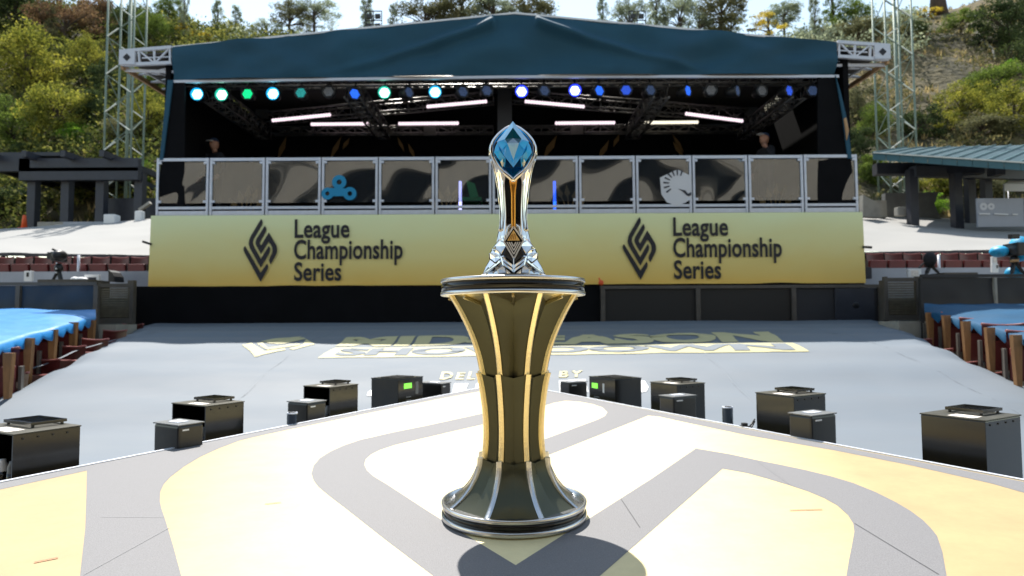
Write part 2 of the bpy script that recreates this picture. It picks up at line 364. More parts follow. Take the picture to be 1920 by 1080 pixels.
# grey-navy tarp over the pit seats
def build_tarp():
    L = [(-3, -7), (2, -7), (5.2, -6.6), (6.2, None), (7.0, None), (7.8, None), (8.6, None), (9.4, None), (10.4, None), (11.85, None)]
    lp = [T(0, 735), T(45, 712), T(100, 688), T(165, 655), T(225, 627), T(272, 606)]
    rp = [T(1925, 716), T(1850, 690), T(1780, 657), T(1700, 620), T(1672, 607), T(1656, 600)]
    def dense(a):
        out = []
        for i in range(19):
            t = i / 18 * (len(a) - 1); k = min(int(t), len(a) - 2); f_ = t - k
            p0, p1, p2, p3 = a[max(k - 1, 0)], a[k], a[k + 1], a[min(k + 2, len(a) - 1)]
            c = [.5 * (2 * p1[j] + (p2[j] - p0[j]) * f_ + (2 * p0[j] - 5 * p1[j] + 4 * p2[j] - p3[j]) * f_ ** 2 + (3 * p1[j] - p0[j] - 3 * p2[j] + p3[j]) * f_ ** 3) for j in (0, 1)]
            out.append(T(*c))
        return out
    lp = dense([(0, 735), (100, 688), (190, 643), (272, 606)]); rp = dense([(1925, 714), (1850, 684), (1765, 645), (1700, 616), (1656, 600)])
    def edge(pts, Y, s):
        pts = sorted([(p.y, p.x) for p in pts])
        if Y <= pts[0][0]: return pts[0][1] + s * max(0, pts[0][0] - .3 - Y) * .9
        for (a, xa), (b, xb) in zip(pts, pts[1:]):
            if Y <= b: return xa + (xb - xa) * (Y - a) / max(b - a, 1e-4)
        return pts[-1][1]
    vs = []; fs = []; nu = 120; Ys = [-3 + .8 * i for i in range(6)] + [1.9 + .12 * i for i in range(84)]
    for Y in Ys:
        xl = max(edge(lp, Y, -1), -7.5); xr = min(edge(rp, Y, 1), 7.5)
        for i in range(nu + 1):
            u = i / nu; x = xl + (xr - xl) * u
            e = min(u, 1 - u)
            wv = -.05 * max(0, 1 - e * 60) - .010 * max(0, 1 - e * 14) * math.sin(Y * 9)
            vs.append((x, Y, tzw(x, Y) + wv))
    for j in range(len(Ys) - 1):
        for i in range(nu):
            k = j * (nu + 1) + i; fs.append((k, k + 1, k + nu + 2, k + nu + 1))
    t = MB().add(vs, fs, True).build('seat_cover_tarp', NAVY, fix=False, label='huge navy vinyl tarp stretched over the pit seats in front of the stage', cat='tarp')
    return t
TARP = build_tarp()
def cut_mesh(bm, step, lo, hi):
    y = lo
    while y < hi:
        bmesh.ops.bisect_plane(bm, geom=bm.verts[:] + bm.edges[:] + bm.faces[:], plane_co=(0, y, 0), plane_no=(0, 1, 0)); y += step
def text_bm(body, offset=0.0, spacing=1.0, shear=0.0):
    c = bpy.data.curves.new('txt', 'FONT'); c.body = body; c.offset = offset; c.space_character = spacing; c.shear = shear; c.resolution_u = 4
    o = bpy.data.objects.new('txt', c); COL.objects.link(o); bpy.context.view_layer.update()
    me = bpy.data.meshes.new_from_object(o.evaluated_get(bpy.context.evaluated_depsgraph_get()))
    bm = bmesh.new(); bm.from_mesh(me); bpy.data.objects.remove(o); bpy.data.curves.remove(c)
    return bm
def norm_bm(bm):
    xs = [v.co.x for v in bm.verts]; ys = [v.co.y for v in bm.verts]
    for v in bm.verts: v.co = ((v.co.x - min(xs)) / (max(xs) - min(xs)), (v.co.y - min(ys)) / (max(ys) - min(ys)), 0)
def bm_out(bm, name, material, parent, off, smooth=False):
    me = bpy.data.meshes.new(name); 
    for v in bm.verts: v.co -= off
    bm.to_mesh(me); bm.free(); me.materials.append(material); return link(name, me, parent)
def homog(q):
    (x0, y0), (x1, y1), (x2, y2), (x3, y3) = q  # BL BR TR TL
    dx1, dx2, dx3 = x1 - x2, x3 - x2, x0 - x1 + x2 - x3; dy1, dy2, dy3 = y1 - y2, y3 - y2, y0 - y1 + y2 - y3
    den = dx1 * dy2 - dx2 * dy1; g = (dx3 * dy2 - dx2 * dy3) / den; h = (dx1 * dy3 - dx3 * dy1) / den
    a, b, c = x1 - x0 + g * x1, x3 - x0 + h * x3, x0; d, e, f = y1 - y0 + g * y1, y3 - y0 + h * y3, y0
    return lambda u, v: ((a * u + b * v + c) / (g * u + h * v + 1), (d * u + e * v + f) / (g * u + h * v + 1))
def tarp_text(body, quad, name, material, off, offset=.04, spacing=1.05, z=.007):
    bm = text_bm(body, offset, spacing); norm_bm(bm); cut_mesh(bm, .09, .05, 1)
    Hm = homog(quad)
    for v in bm.verts: v.co = T(*Hm(v.co.x, v.co.y), z)
    return bm_out(bm, name, material, TARP, off)
def tarp_poly(pts, name, material, z=.006):
    me = MB().sheet([(a, b, 0) for a, b in pts]); bm = bmesh.new()
    vv = [bm.verts.new(v) for v in me.v]
    for f in me.f: bm.faces.new([vv[i] for i in f])
    lo = min(p[1] for p in pts); hi = max(p[1] for p in pts); cut_mesh(bm, max(1.2, (hi - lo) / 16), lo + .7, hi)
    [bmesh.ops.bisect_plane(bm, geom=bm.verts[:] + bm.edges[:] + bm.faces[:], plane_co=(xx, 0, 0), plane_no=(1, 0, 0)) for xx in range(440, 1540, 40)]
    for v in bm.verts: v.co = T(v.co.x, v.co.y, z)
    bmesh.ops.recalc_face_normals(bm, faces=bm.faces)
    return bm_out(bm, name, material, TARP, Vector((0, 0, 0)))
O0 = Vector((0, 0, 0))
for k in range(5):   # welded seams of the vinyl
    if k < 5: pts = [Vector((-5.6 + 2.6 * k + .2 * (k % 2), 5.6 + .2 * i, 0)) for i in range(30)]
    else: pts = [Vector((-5.0 + .25 * i, (6.4, 7.5, 8.5, 9.9)[k - 5] + .04 * math.sin(i * .4 + k), 0)) for i in range(41)]
    pts = [Vector((p.x, p.y, tzw(p.x, p.y) + .0015)) for p in pts]; m_ = MB(); vs = []; fs = []
    for i, p in enumerate(pts):
        d = (pts[min(i + 1, len(pts) - 1)] - pts[max(i - 1, 0)]).normalized(); nn_ = Vector((-d.y, d.x, 0)) * .018; vs += [p - nn_, p + Vector((0, 0, .0022)), p + nn_]
    for i in range(len(pts) - 1): fs += [(3 * i, 3 * i + 1, 3 * i + 4, 3 * i + 3), (3 * i + 1, 3 * i + 2, 3 * i + 5, 3 * i + 4)]
    m_.add(vs, fs, True).build('seam', NAVY, TARP, fix=False)
tarp_text('MID-SEASON', [(628, 648), (1470, 638), (1441, 620.5), (652, 631)], 'lettering', CREAMP, O0, .055, 1.0)
tarp_poly([(596, 669), (1518, 658), (1486, 640), (630, 651.5)], 'lettering_panel', CREAMP)
tarp_text('SHOWDOWN', [(624, 666), (1492, 656), (1472, 642.5), (644, 654)], 'lettering', NAVY, O0, .05, 1.0, .012)
tarp_text('DELIVERED BY', [(824, 709.5), (1092, 707), (1094, 694.5), (829, 697)], 'lettering', CREAMP, O0, .03, 1.3)
def z5(pts): return [(440 + x / 3.69, 610 + y / 3.69) for x, y in pts]
for pl in ([(50, 125), (118, 115), (205, 180), (345, 158), (352, 172), (140, 214)], [(155, 118), (195, 112), (232, 152), (395, 122), (455, 122), (445, 134), (225, 172)],
           [(180, 108), (420, 68), (465, 66), (445, 80), (232, 112)], [(215, 116), (475, 76), (492, 94), (330, 122)], [(495, 94), (556, 126), (400, 172), (374, 162), (470, 130)]):
    tarp_poly(z5(pl), 'emblem_stroke', CREAMP)
WHP = mat('print_white', (.8, .8, .8), .6)
for pl in ([(852, 716), (878, 716), (868, 738), (846, 740)], [(893, 716), (905, 716), (905, 734), (888, 737)], [(690, 732), (697, 728), (697, 742), (688, 741)],
           [(1048, 712), (1098, 711), (1103, 733), (1050, 736)], [(1200, 711), (1210, 713), (1216, 722), (1212, 732), (1201, 734)]):
    tarp_poly(pl, 'sponsor_letter', WHP)

# ------------------------------------------------------------------ platform with the printed floor
ZF = 1.35
La, Lb = G(0, 906, ZF), G(845, 739, ZF); Ra, Rb = G(1048, 737, ZF), G(1908, 900, ZF)
sl = (Lb.y - La.y) / (Lb.x - La.x); sr_ = (Rb.y - Ra.y) / (Rb.x - Ra.x)
ax = (Ra.y - sr_ * Ra.x - La.y + sl * La.x) / (sl - sr_); APEX = Vector((ax, La.y + sl * (ax - La.x), ZF))
BL_ = Vector((La.x + (.2 - La.y) / sl, .2, ZF)); BR_ = Vector((Rb.x + (.2 - Rb.y) / sr_, .2, ZF)); BK = Vector((0, -5.6, ZF))
PLAT = thing('podium', 'low diamond shaped podium with a gold and grey printed floor under the trophy stand', 'podium', (0, 2, .95))
MB().prism([APEX, BR_, BK, BL_], (0, 0, -.39)).build('base', DECK, PLAT)
def sheetg(pts, z): return [G(x, y, ZF) + Vector((0, 0, .0007)) for x, y in pts]
outerD = [(1790, 1300), (1775, 1080), (1767, 1035), (1757, 1005), (1745, 990), (1730, 975), (1707, 958), (1680, 942), (1642, 923), (1600, 906), (1557, 893), (1510, 881.5), (1465, 872), (1420, 863), (1370, 852), (1305, 841)]
vee = [(1220, 899), (1066, 997), (967, 1060), (868, 1000), (800, 957), (725, 908), (700, 893), (688, 882), (683, 871), (686, 861), (696, 852), (712, 844), (740, 834.5), (780, 825), (840, 811), (905, 796), (1040, 755), (1060, 751.5), (1085, 753), (1110, 757.5), (1130, 764), (1138.5, 773), (1134, 780), (1120, 787), (1090, 798), (1025, 822), (962, 846), (940, 862), (950, 880), (1035, 851), (1215, 779.5)]
rmarg = [(1235, 781), (1290, 793), (1400, 816), (1562, 844), (1700, 871), (1790, 891), (1860, 907), (1990, 944)]
lmarg_in = [(340, 1080), (325, 1025), (310, 975), (303, 955), (299.5, 940), (300.5, 922), (307, 908), (320, 894), (345, 875), (375, 857), (410, 841), (450, 826), (497, 815), (539, 806), (697, 773.5), (845, 744), (900, 734), (945, 731), (975, 738), (985, 748)]
bup = [(905, 775), (800, 798), (735, 811), (675, 825), (645, 835), (620, 846.5), (600, 859), (588, 873), (584, 888), (588, 901), (597, 913), (620, 932), (650, 955), (725, 1014), (812, 1080), (1050, 1262)]
innerD = [(1000, 1190), (1125, 1080), (1180, 1032), (1355, 879), (1400, 887), (1440, 898), (1480, 910), (1515, 921.5), (1545, 934), (1570, 948), (1590, 966), (1600, 982), (1602, 997), (1598, 1020), (1592, 1050), (1587, 1080), (1560, 1300)]
poly = sheetg(outerD + vee + rmarg, .004)
poly += [G(1990, 917, ZF) + Vector((0, 0, .0007))]
poly += [APEX + Vector((0, 0, .0007))]
poly += [G(-40, 914, ZF) + Vector((0, 0, .0007))] + sheetg([(-40, 927), (0, 918), (163, 882.5), (162, 930), (160, 990), (150, 1080), (130, 1300), (420, 1300)] + lmarg_in + bup[:-1], .004)
# close the lower side well below the frame
pb = sheetg([(860, 1120), (1080, 1120)] + innerD[1:], .004)
poly += pb
for i, p in enumerate(poly):
    pass
MB().sheet(poly).build('printed_stroke', GREYP, PLAT)
def strip(a, b, wd, name, material, parent, z=.003):
    A = G(*a, ZF); B = G(*b, ZF); d = (B - A).normalized(); n_ = Vector((-d.y, d.x, 0)) * wd / 2; o = Vector((0, 0, z))
    MB().sheet([A - n_ + o, B - n_ + o, B + n_ + o, A + n_ + o]).build(name, material, parent)
for a, b, wd in (((64, 1056), (109, 1047), .007), ((497, 946), (527, 943), .006), ((1481, 958), (1542, 956), .006)):
    strip(a, b, wd, 'tape_mark', TAPE, PLAT)
SEAM = mat('seam_grey', (.16, .16, .17), .65, ior=1.9); SEAMD = mat('seam_dark', (.05, .05, .055), .7, ior=1.6)
for a, b, mt in (((190, 970), (309, 971), SEAM), ((157, 1079), (318, 990), SEAM), ((1420, 865), (1482, 910), SEAM), ((1602, 982), (1760, 1078), SEAMD), ((1165, 937), (1200, 990), SEAMD)):
    strip(a, b, .0022, 'seam', mt, PLAT, .0022)
for a, b in ((BL_, APEX), (APEX, BR_)):
    d = (b - a).normalized(); nrm = Vector((-d.y, d.x, 0)); nrm = nrm if nrm.y > 0 else -nrm
    MB().bar(a + nrm * .012 + Vector((0, 0, -.02)), b + nrm * .012 + Vector((0, 0, -.02)), .02, .05).build('edge_trim', ALU, PLAT)

# ================================================================== MOBILE STAGE
YS = 12.0
def S_(px, py, dy=0.0): return P(px, py, YS + dy)
STG = thing('covered_stage', 'wide roofed mobile stage with teal canvas fascia and black interior', 'stage', (0, 12.5, 0))
zD = S_(960, 401).z
xl, xr = S_(285, 350).x, S_(1618, 350).x
MB().bb((xl + .02, YS + .08, zD - .16), (xr - .02, 16.4, zD)).build('deck', BLACK, STG)
MB().bb((xl + .2, YS + .25, .0), (xr - .2, 16.2, zD - .165)).build('understage', BLACK, STG)
# fascia: draped canvas with folds, gable top
def fasc_fn(p, u, v):
    x = p.x
    fold = .07 * math.sin(x * 1.9 + v * 5) * v + .035 * mnoise.noise(Vector((x * 1.4, v * 2.5, 2))) * 2
    for cx, sg in ((-.3, 1), (.5, -1)):
        dd = (x - cx) * sg
        if -5 < dd < 0 or True:
            t = (-dd) * .30; w_ = abs((v) - min(1, .12 + abs(dd) * .24))
            if dd < 0: fold += .20 * math.exp(-(w_ * 11) ** 2) * max(0, 1 - abs(dd) / 3.6)
    for cx, k in ((-4.4, .5), (3.4, -.45), (4.6, -.6)):
        dd = x - cx - (v - .5) * k * 3; fold += .07 * math.exp(-(dd * 2.4) ** 2)
    return p + Vector((0, -fold, .018 * math.sin(x * 5.3) * mnoise.noise(Vector((x, 0, 0))) * (1 - v)))
fas = MB()
FA, FB, FC = S_(323, 88), S_(965, 27), S_(1568, 80); FD, FE, FG = S_(323, 150), S_(965, 141), S_(1568, 140)
fas.quadgrid(FA, FB, FE, FD, 140, 40, fasc_fn).quadgrid(FB, FC, FG, FE, 130, 40, fasc_fn)
fas.build('fascia', FASC, STG, fix=False)
MB().bar(FA + Vector((0, .05, .0)), FB + Vector((0, .05, .03)), .1, .035).bar(FB + Vector((0, .05, .03)), FC + Vector((0, .05, .0)), .1, .035).build('roof_edge', WHITEP, STG)
MB().bar(FD + Vector((-.02, .02, -.03)), FE + Vector((0, .02, -.03)), .05, .05).bar(FE + Vector((0, .02, -.03)), FG + Vector((.05, .02, -.03)), .05, .05).build('hem_pipe', TRUSSL, STG)
# roof planes
YB = 15.6
def back(p, Y=16.4): return Vector((p.x, Y, p.z))
rf = MB(); up = Vector((0, .06, .04))
rf.prism([FA + up, FB + up, back(FB) + Vector((0, 0, .04)), back(FA) + Vector((0, 0, .04))], (0, 0, -.08))
rf.prism([FB + up, FC + up, back(FC) + Vector((0, 0, .04)), back(FB) + Vector((0, 0, .04))], (0, 0, -.08))
rf.build('roof', ROOFG, STG)
# walls: sides and back
sL, sR = S_(302, 300), S_(1592, 300)
MB().prism([S_(322, 150), S_(346, 150), S_(346, 402), S_(290, 402)], (0, .05, 0)).build('side_curtain', BLACK, STG)
MB().prism([S_(1568, 140), S_(1534, 140), S_(1534, 398), S_(1612, 398)], (0, .05, 0)).build('side_curtain', BLACK, STG)
MB().prism([S_(314, 150, -.03), S_(324, 150, -.03), S_(305, 300, -.03), S_(299, 300, -.03)], (0, .03, 0)).build('curtain_edge', FASC, STG)
MB().prism([S_(1567, 141, -.03), S_(1576, 170, -.03), S_(1590, 230, -.03), S_(1597, 297, -.03), S_(1590, 297, -.03), S_(1580, 215, -.03)], (0, .03, 0)).build('curtain_edge', FASC, STG)
MB().prism([S_(1583, 222, -.06), S_(1587, 220, -.06), S_(1592, 245, -.06), S_(1588, 262, -.06)], (0, .03, 0)).build('curtain_flap', TANB, STG)
MB().bb((xl + .15, YS + .1, zD), (xl + .25, YB + .6, FA.z - .05)).build('side_wall', BLACK, STG)
MB().bb((xr - .25, YS + .1, zD), (xr - .15, YB + .6, FC.z - .05)).build('side_wall', BLACK, STG)
MB().bb((xl + .2, YB + .45, zD), (xr - .2, YB + .55, 8)).build('back_wall', BLACK, STG)
MB().bb((S_(931, 200).x, YS + .8, zD), (S_(960, 200).x, YS + 1.0, 7.6)).build('centre_drape', BARD, STG)
def truss(name, A, B, s, nseg, material, parent, r=.02, up=Vector((0, 0, 1))):
    A = Vector(A); B = Vector(B); d = (B - A).normalized(); x = d.cross(up).normalized() * s / 2; z = x.cross(d).normalized() * s / 2
    ch = MB(); br = MB(); cs = [x + z, x - z, -x - z, -x + z]
    for c in cs: ch.tube([A + c, B + c], r, 6)
    for i in range(nseg):
        a = A.lerp(B, i / nseg); b = A.lerp(B, (i + 1) / nseg)
        for k in range(4):
            c0, c1 = cs[k], cs[(k + 1) % 4]
            if i % 2: c0, c1 = c1, c0
            br.tube([a + c0, b + c1], r * .55, 5); br.tube([b + cs[k], b + cs[(k + 1) % 4]], r * .5, 5)
    o = ch.build(name, material, parent); br.build('bracing', material, o); return o
zt = 6.42
truss('front_truss', P(350, 158, 12.35), P(1520, 149, 12.35), .16, 40, TRUSSM, STG, .02)
for px in (385, 660, 1240, 1500):
    A = P(px, 168, 12.4); B = Vector((A.x * .99, 15.3, A.z)); truss('roof_truss', A, B, .3, 10, TRUSSM, STG, .024)
for (a, b) in (((512, 246), (925, 244)), ((960, 244), (1400, 242))):
    truss('rear_truss', P(*a, 15.3), P(*b, 15.3), .16, 16, TRUSSM, STG, .022)
for (a, b) in (((500, 222), (925, 184)), ((962, 182), (1400, 216))):
    truss('rear_truss', P(*a, 14.6), P(*b, 14.6), .24, 16, TRUSSM, STG, .02)
for c in ((806, 246), (1082, 244), (492, 214), (1408, 210)):
    q = P(*c, 15.15); MB().box(q, (.3, .06, .22)).build('truss_block', TRUSSM, STG)
# tall shapes printed on the backdrop
for i, (a, b, wd) in enumerate((((537, 255), (520, 300), .10), ((640, 255), (618, 300), .10), ((655, 258), (642, 280), .09), ((745, 256), (758, 285), .07), ((765, 268), (778, 298), .08), ((1045, 252), (1018, 300), .14), ((1142, 262), (1122, 300), .12), ((1162, 250), (1150, 276), .09), ((1260, 250), (1282, 285), .08), ((1262, 265), (1283, 297), .10))):
    A = P(*a, 15.9); B = P(*b, 15.9); m_ = (A + B) / 2; n_ = Vector((wd, 0, 0)) * .7
    MB().prism([A, m_ + n_, B, m_ - n_], (0, .03, 0)).build('gold_blade', GOLDLEAF, STG)
# gold scenery seen low through the panes
for i, c in enumerate(((835, 350, 1), (1068, 352, -1), (460, 350, 1), (1452, 350, 1))):
    q = P(c[0], c[1] + 30, 12.9); t_ = thing('gold_branch_ornament', ['gold leafy ornament behind the fifth pane left of the trophy', 'gold leafy ornament behind the pane just right of the trophy', 'gold leafy ornament behind the second pane from the left end', 'gold leafy ornament behind the second pane from the right end'][i], 'ornament', (q.x, q.y, zD), 'gold ornaments behind the panes')
    st_ = MB(); lf = MB(); s = c[2]
    for k in range(5):
        an = R(30 + 26 * k); e = Vector((q.x + s * .34 * math.cos(an), q.y, zD + .1 + .62 * math.sin(an) * (1 - .1 * k))); b0 = Vector((q.x, q.y, zD))
        st_.tube([b0, b0.lerp(e, .6) + Vector((0, 0, .04)), e], .012, 6)
        dd = (e - b0).normalized(); n_ = Vector((-dd.z, 0, dd.x)) * .06
        lf.prism([e - dd * .1, e + n_ - dd * .02, e + dd * .16, e - n_ - dd * .02], (0, .02, 0))
    st_.build('stem', GOLDLEAF, t_); lf.build('leaves', GOLDLEAF, t_)
# wings at both roof ends
for sgn, nm in ((-1, 'left'), (1, 'right')):
    if sgn < 0: o1, o2, i1, i2, bk = S_(225, 97), S_(229, 122), S_(322, 89), S_(322, 118), P(318, 168, 13.6)
    else: o1, o2, i1, i2, bk = S_(1667, 86), S_(1665, 112), S_(1570, 79), S_(1570, 106), P(1578, 168, 13.6)
    wg = MB()
    wg.bar(o1, i1, .06).bar(o2, i2, .06)
    mid = lambda t: (o1.lerp(i1, t), o2.lerp(i2, t))
    for t in (.36, .66, .97): a, b = mid(t); wg.bar(a, b, .035)
    a, b = mid(.36)[0], mid(.66)[1]; wg.bar(a, b, .03); a, b = mid(.97)[0], mid(.66)[1]; wg.bar(a, b, .03); a, b = o1.lerp(i1, .5), i1.lerp(o1, .0); wg.bar(o2.lerp(i2, .4) + Vector((0, 0, .12)), i2 + Vector((0, 0, .12)), .02)
    bk2 = Vector((bk.x, bk.y, o2.z)); ib = Vector((i2.x - sgn * .1, bk.y, i2.z - .05))
    wg.bar(o2 + Vector((0, .1, -.06)), i2 + Vector((0, .15, -.12)), .05)
    wg.bar(o2 + Vector((-sgn * .3, .1, -.05)), bk2 + Vector((-sgn * .35, 0, 0)), .035).bar(o2.lerp(i2, .55) + Vector((0, .3, -.05)), Vector((i2.x, 13.3, o2.z)), .03)
    for t in (.3, .55, .8): wg.bar(o2.lerp(bk2, t), i2.lerp(ib, t), .03).bar(o2.lerp(bk2, t), i2.lerp(ib, t - .2), .02)
    wobj = wg.build('wing_truss', TRUSSL, STG)
    c = (o1 + o2) / 2 + Vector((-sgn * .14, -.02, 0)); s = .27
    pl = MB(); pl.box(c, (.30, .06, .27)); pl.build('end_plate', TRUSSL, wobj)
    MB().prism([c + Vector((-.075, -.032, 0)), c + Vector((0, -.032, .075)), c + Vector((.075, -.032, 0)), c + Vector((0, -.032, -.075))], (0, -.004, 0)).build('diamond_hole', INK, wobj)
    MB().bar(o2 + Vector((0, .0, -.03)), bk2 + Vector((0, .6, -.03)), .05, .09).build('edge_board', TANB, wobj)
    MB().prism([o1 + Vector((0, .12, -.02)), i1 + Vector((0, .12, -.02)), back(i1, 14.6) + Vector((0, 0, -.02)), back(o1, 14.6) + Vector((0, 0, -.02))], (0, 0, -.03)).build('wing_roof', ROOFG, STG)

# ------------------------------------------------------------------ banner
bl, br_, tr_, tl_ = P(279, 538, 11.92), P(1621, 530, 11.92), P(1617, 398, 11.92), P(283, 404, 11.92)
zt_ = (tl_.z + tr_.z) / 2; zb_ = (bl.z + br_.z) / 2
BAN = thing('stage_banner', 'long gold gradient banner lettered League Championship Series along the stage front', 'banner', (0, 11.92, zb_))
def banfn(p, u, v):
    return p + Vector((0, -.012 * mnoise.noise(Vector((p.x * .9, p.z * 1.2, 0))) - .02 * (v > .93) * abs(mnoise.noise(Vector((p.x * 1.5, 7, 0)))), .03 * max(0, v - .9) * 10 * max(0, mnoise.noise(Vector((p.x * 1.1, 4, 0))))))
MB().quadgrid((tl_.x, 11.92, zt_), (tr_.x, 11.92, zt_), (tr_.x + .02, 11.92, zb_), (tl_.x - .02, 11.92, zb_), 120, 14, banfn).build('cloth', BANNER, BAN, fix=False)
MB().bb((tl_.x, 11.95, zb_), (tr_.x, 11.985, zt_)).build('backing_board', BARD, BAN)
YBn = 11.895
EMB = [[(375, 90), (390, 112), (398, 138), (392, 175), (275, 385), (268, 415), (270, 450), (290, 500), (388, 670), (498, 480), (514, 505), (520, 535), (510, 580), (392, 795), (225, 510), (211, 470), (207, 435), (215, 385), (235, 335)],
       [(433, 188), (450, 215), (456, 245), (448, 278), (368, 428), (372, 455), (388, 474), (492, 285), (605, 470), (617, 510), (619, 560), (608, 605), (535, 748), (515, 715), (509, 685), (518, 645), (548, 588), (554, 550), (548, 500), (495, 415), (388, 598), (322, 485), (308, 455), (305, 425), (315, 385)],
       [(155, 483), (392, 867), (480, 733), (494, 760), (498, 790), (488, 825), (395, 1000), (148, 575), (136, 545), (134, 515), (142, 497)]]
banref = P(1150, 395, YBn); sc7 = 1 / 7.71 * YBn / 1200 * 1.0
def emb_pt(x, y, dx):  # emblem in metres on the banner plane
    q = P(1150 + x / 7.71, 395 + y / 7.71, YBn); return Vector((q.x + dx, YBn, q.z))
for dx in (0, -7.08):
    for st3 in EMB:
        MB().prism([emb_pt(x, y, dx) for x, y in st3], (0, .004, 0)).build('emblem_stroke', INK, BAN)
def ban_text(body, x0, x1, ytop, ybase, dx, ref):
    """fit the text: x range, cap top and baseline"""
    bm = text_bm(body, .022, 1.03)
    xs = [v.co.x for v in bm.verts]; mn, mx = min(xs), max(xs)
    capb = text_bm(ref, 0); ys = [v.co.y for v in capb.verts]; cap = max(ys); capb.free()
    a = P(x0, ybase, YBn); b = P(x1, ybase, YBn); t = P(x0, ytop, YBn)
    for v in bm.verts:
        v.co = Vector((a.x + (v.co.x - mn) / (mx - mn) * (b.x - a.x) + dx, YBn, a.z + v.co.y / cap * (t.z - a.z)))
    bm_out(bm, 'lettering', INK, BAN, wl(BAN))
for dx in (0, -7.08):
    for body, x0, x1, yt, yb in (('League', 1262.5, 1365.5, 408.5, 441.5), ('Championship', 1262.5, 1466.5, 447, 481.5), ('Series', 1264, 1352.5, 489, 522)):
        ban_text(body, x0, x1, yt, yb, dx, 'L')

# ------------------------------------------------------------------ railing panels with clear panes
PX = [287, 388, 494, 600, 708, 815, 923, 980, 1087, 1195, 1302, 1408, 1513, 1616]
ordn = ['leftmost', 'second', 'third', 'fourth', 'fifth', 'sixth']
paneobj = {}
yt2 = S_(960, 293.5).z; yb2 = S_(960, 401).z
for i in range(13):
    x0 = (PX[i] - 960) / 100 + .012; x1 = (PX[i + 1] - 960) / 100 - .012
    if i < 6: lab = ['leftmost glazed railing panel, dark shapes mirrored in its pane', 'second railing panel from the left end, pale pane', 'third railing panel from the left, left of the cyan cloud logo', 'railing panel with the cyan cloud logo on its pane', 'fifth railing panel from the left, right of the cloud logo', 'railing panel just left of the trophy with a lilac light tube behind'][i]
    elif i == 6: lab = 'narrow railing panel hidden mostly behind the trophy'
    else: lab = ['railing panel just right of the trophy with a blue light tube behind', 'second railing panel right of the trophy', 'railing panel with the white shield logo on its pane', 'railing panel just right of the shield logo', 'second railing panel from the right end', 'rightmost railing panel at the stage corner'][i - 7]
    RP = thing('railing_panel', lab, 'railing', ((x0 + x1) / 2, YS, yb2), 'glazed railing panels along the stage front')
    z0, z1 = yb2, yt2 + (.004 if i == 12 else 0)
    fr = MB(); wd = .042
    fr.bb((x0, YS - .02, z0), (x0 + wd, YS + .03, z1)).bb((x1 - wd, YS - .02, z0), (x1, YS + .03, z1))
    fr.bb((x0 + wd, YS - .018, z1 - .06), (x1 - wd, YS + .028, z1 - .002)).bb((x0 + wd, YS - .018, z0 + .115), (x1 - wd, YS + .028, z0 + .165))
    fr.build('frame', ALU, RP, bevel=.004)
    MB().bb((x0 + wd + .002, YS - .004, z0 + .003), (x1 - wd - .002, YS + .012, z0 + .085)).build('kick_plate', ALU, RP)
    ph = random.uniform(0, 6); kx = random.uniform(2.5, 4.5); am = random.uniform(.010, .022)
    def pf(p, u, v, ph=ph, kx=kx, am=am): return p + Vector((0, am * math.sin(kx * u + ph) * math.sin(2.8 * v + ph * .7) + am * .25 * math.sin(9 * u * v + ph), 0))
    pn = MB().quadgrid((x0 + wd + .015, YS + .005, z1 - .075), (x1 - wd - .015, YS + .005, z1 - .075), (x1 - wd - .015, YS + .005, z0 + .235), (x0 + wd + .015, YS + .005, z0 + .235), 20, 20, pf).build('pane', PANE, RP, fix=False)
    for cx in (x0 + wd + .02, x1 - wd - .02):
        for cz in (z1 - .095, z0 + .26): MB().box((cx, YS - .012, cz), (.06, .03, .045)).build('clamp', ALU, RP, bevel=.004)
    paneobj[i] = RP
CYL = mat('cyan_decal', (.0, .23, .44), .5); DEW = mat('white_decal', (.62, .62, .64), .6)
def ring(c, r0, r1, n=28):
    vs = []; fs = []
    for k in range(n):
        t = 2 * math.pi * k / n
        for r in (r0, r1): vs.append((c[0] + r * math.cos(t), c[1], c[2] + r * math.sin(t)))
    for k in range(n): a = 2 * k; b = 2 * ((k + 1) % n); fs.append((a, a + 1, b + 1, b))
    return vs, fs
# cyan cloud: three linked rings
dc = MB()
for (px_, py_, ro, ri) in ((636, 341.5, 13.5, 4.8), (614, 363, 11.5, 4), (656, 363, 12.5, 4.5)):
    q = P(px_, py_, YS - .025); dc.add(*ring((q.x, YS - .03, q.z), ri / 100, ro / 100))
q0 = P(614, 352.5, YS); q1 = P(656, 374, YS)
dc.prism([(q0.x, YS - .026, q0.z), (q1.x, YS - .026, q0.z - .02), (q1.x - .1, YS - .026, q1.z + .06), (q0.x + .1, YS - .026, q1.z + .06)], (0, .002, 0))
dc.build('cloud_logo', CYL, paneobj[3])
# white shield with a horse head
sh = [(1237.5, 333), (1270, 317.5), (1296, 330), (1296, 374), (1285, 380), (1269, 386.5), (1250, 379), (1240, 364)]
MB().prism([P(x, y, YS - .022) for x, y in sh], (0, .002, 0)).build('shield_logo', DEW, paneobj[9])
dk = MB()
hb = P(1270, 345, YS)
for k in range(8):
    an = R(70 + k * 21); a = Vector((hb.x + .16 * math.cos(an), YS - .028, hb.z + .16 * math.sin(an))); b = Vector((hb.x + .27 * math.cos(an), YS - .028, hb.z + .27 * math.sin(an)))
    n_ = Vector((-math.sin(an), 0, math.cos(an))) * .017; dk.prism([a - n_ * .6, b - n_, b + n_, a + n_ * .6], (0, .002, 0))
dk.prism([P(x, y, YS - .028) for x, y in ((1272, 354), (1280, 359), (1287, 366), (1292, 368), (1296, 366), (1296, 360), (1290, 363), (1285, 357))], (0, .002, 0))
dk.build('shield_marking', STEELD, paneobj[9])
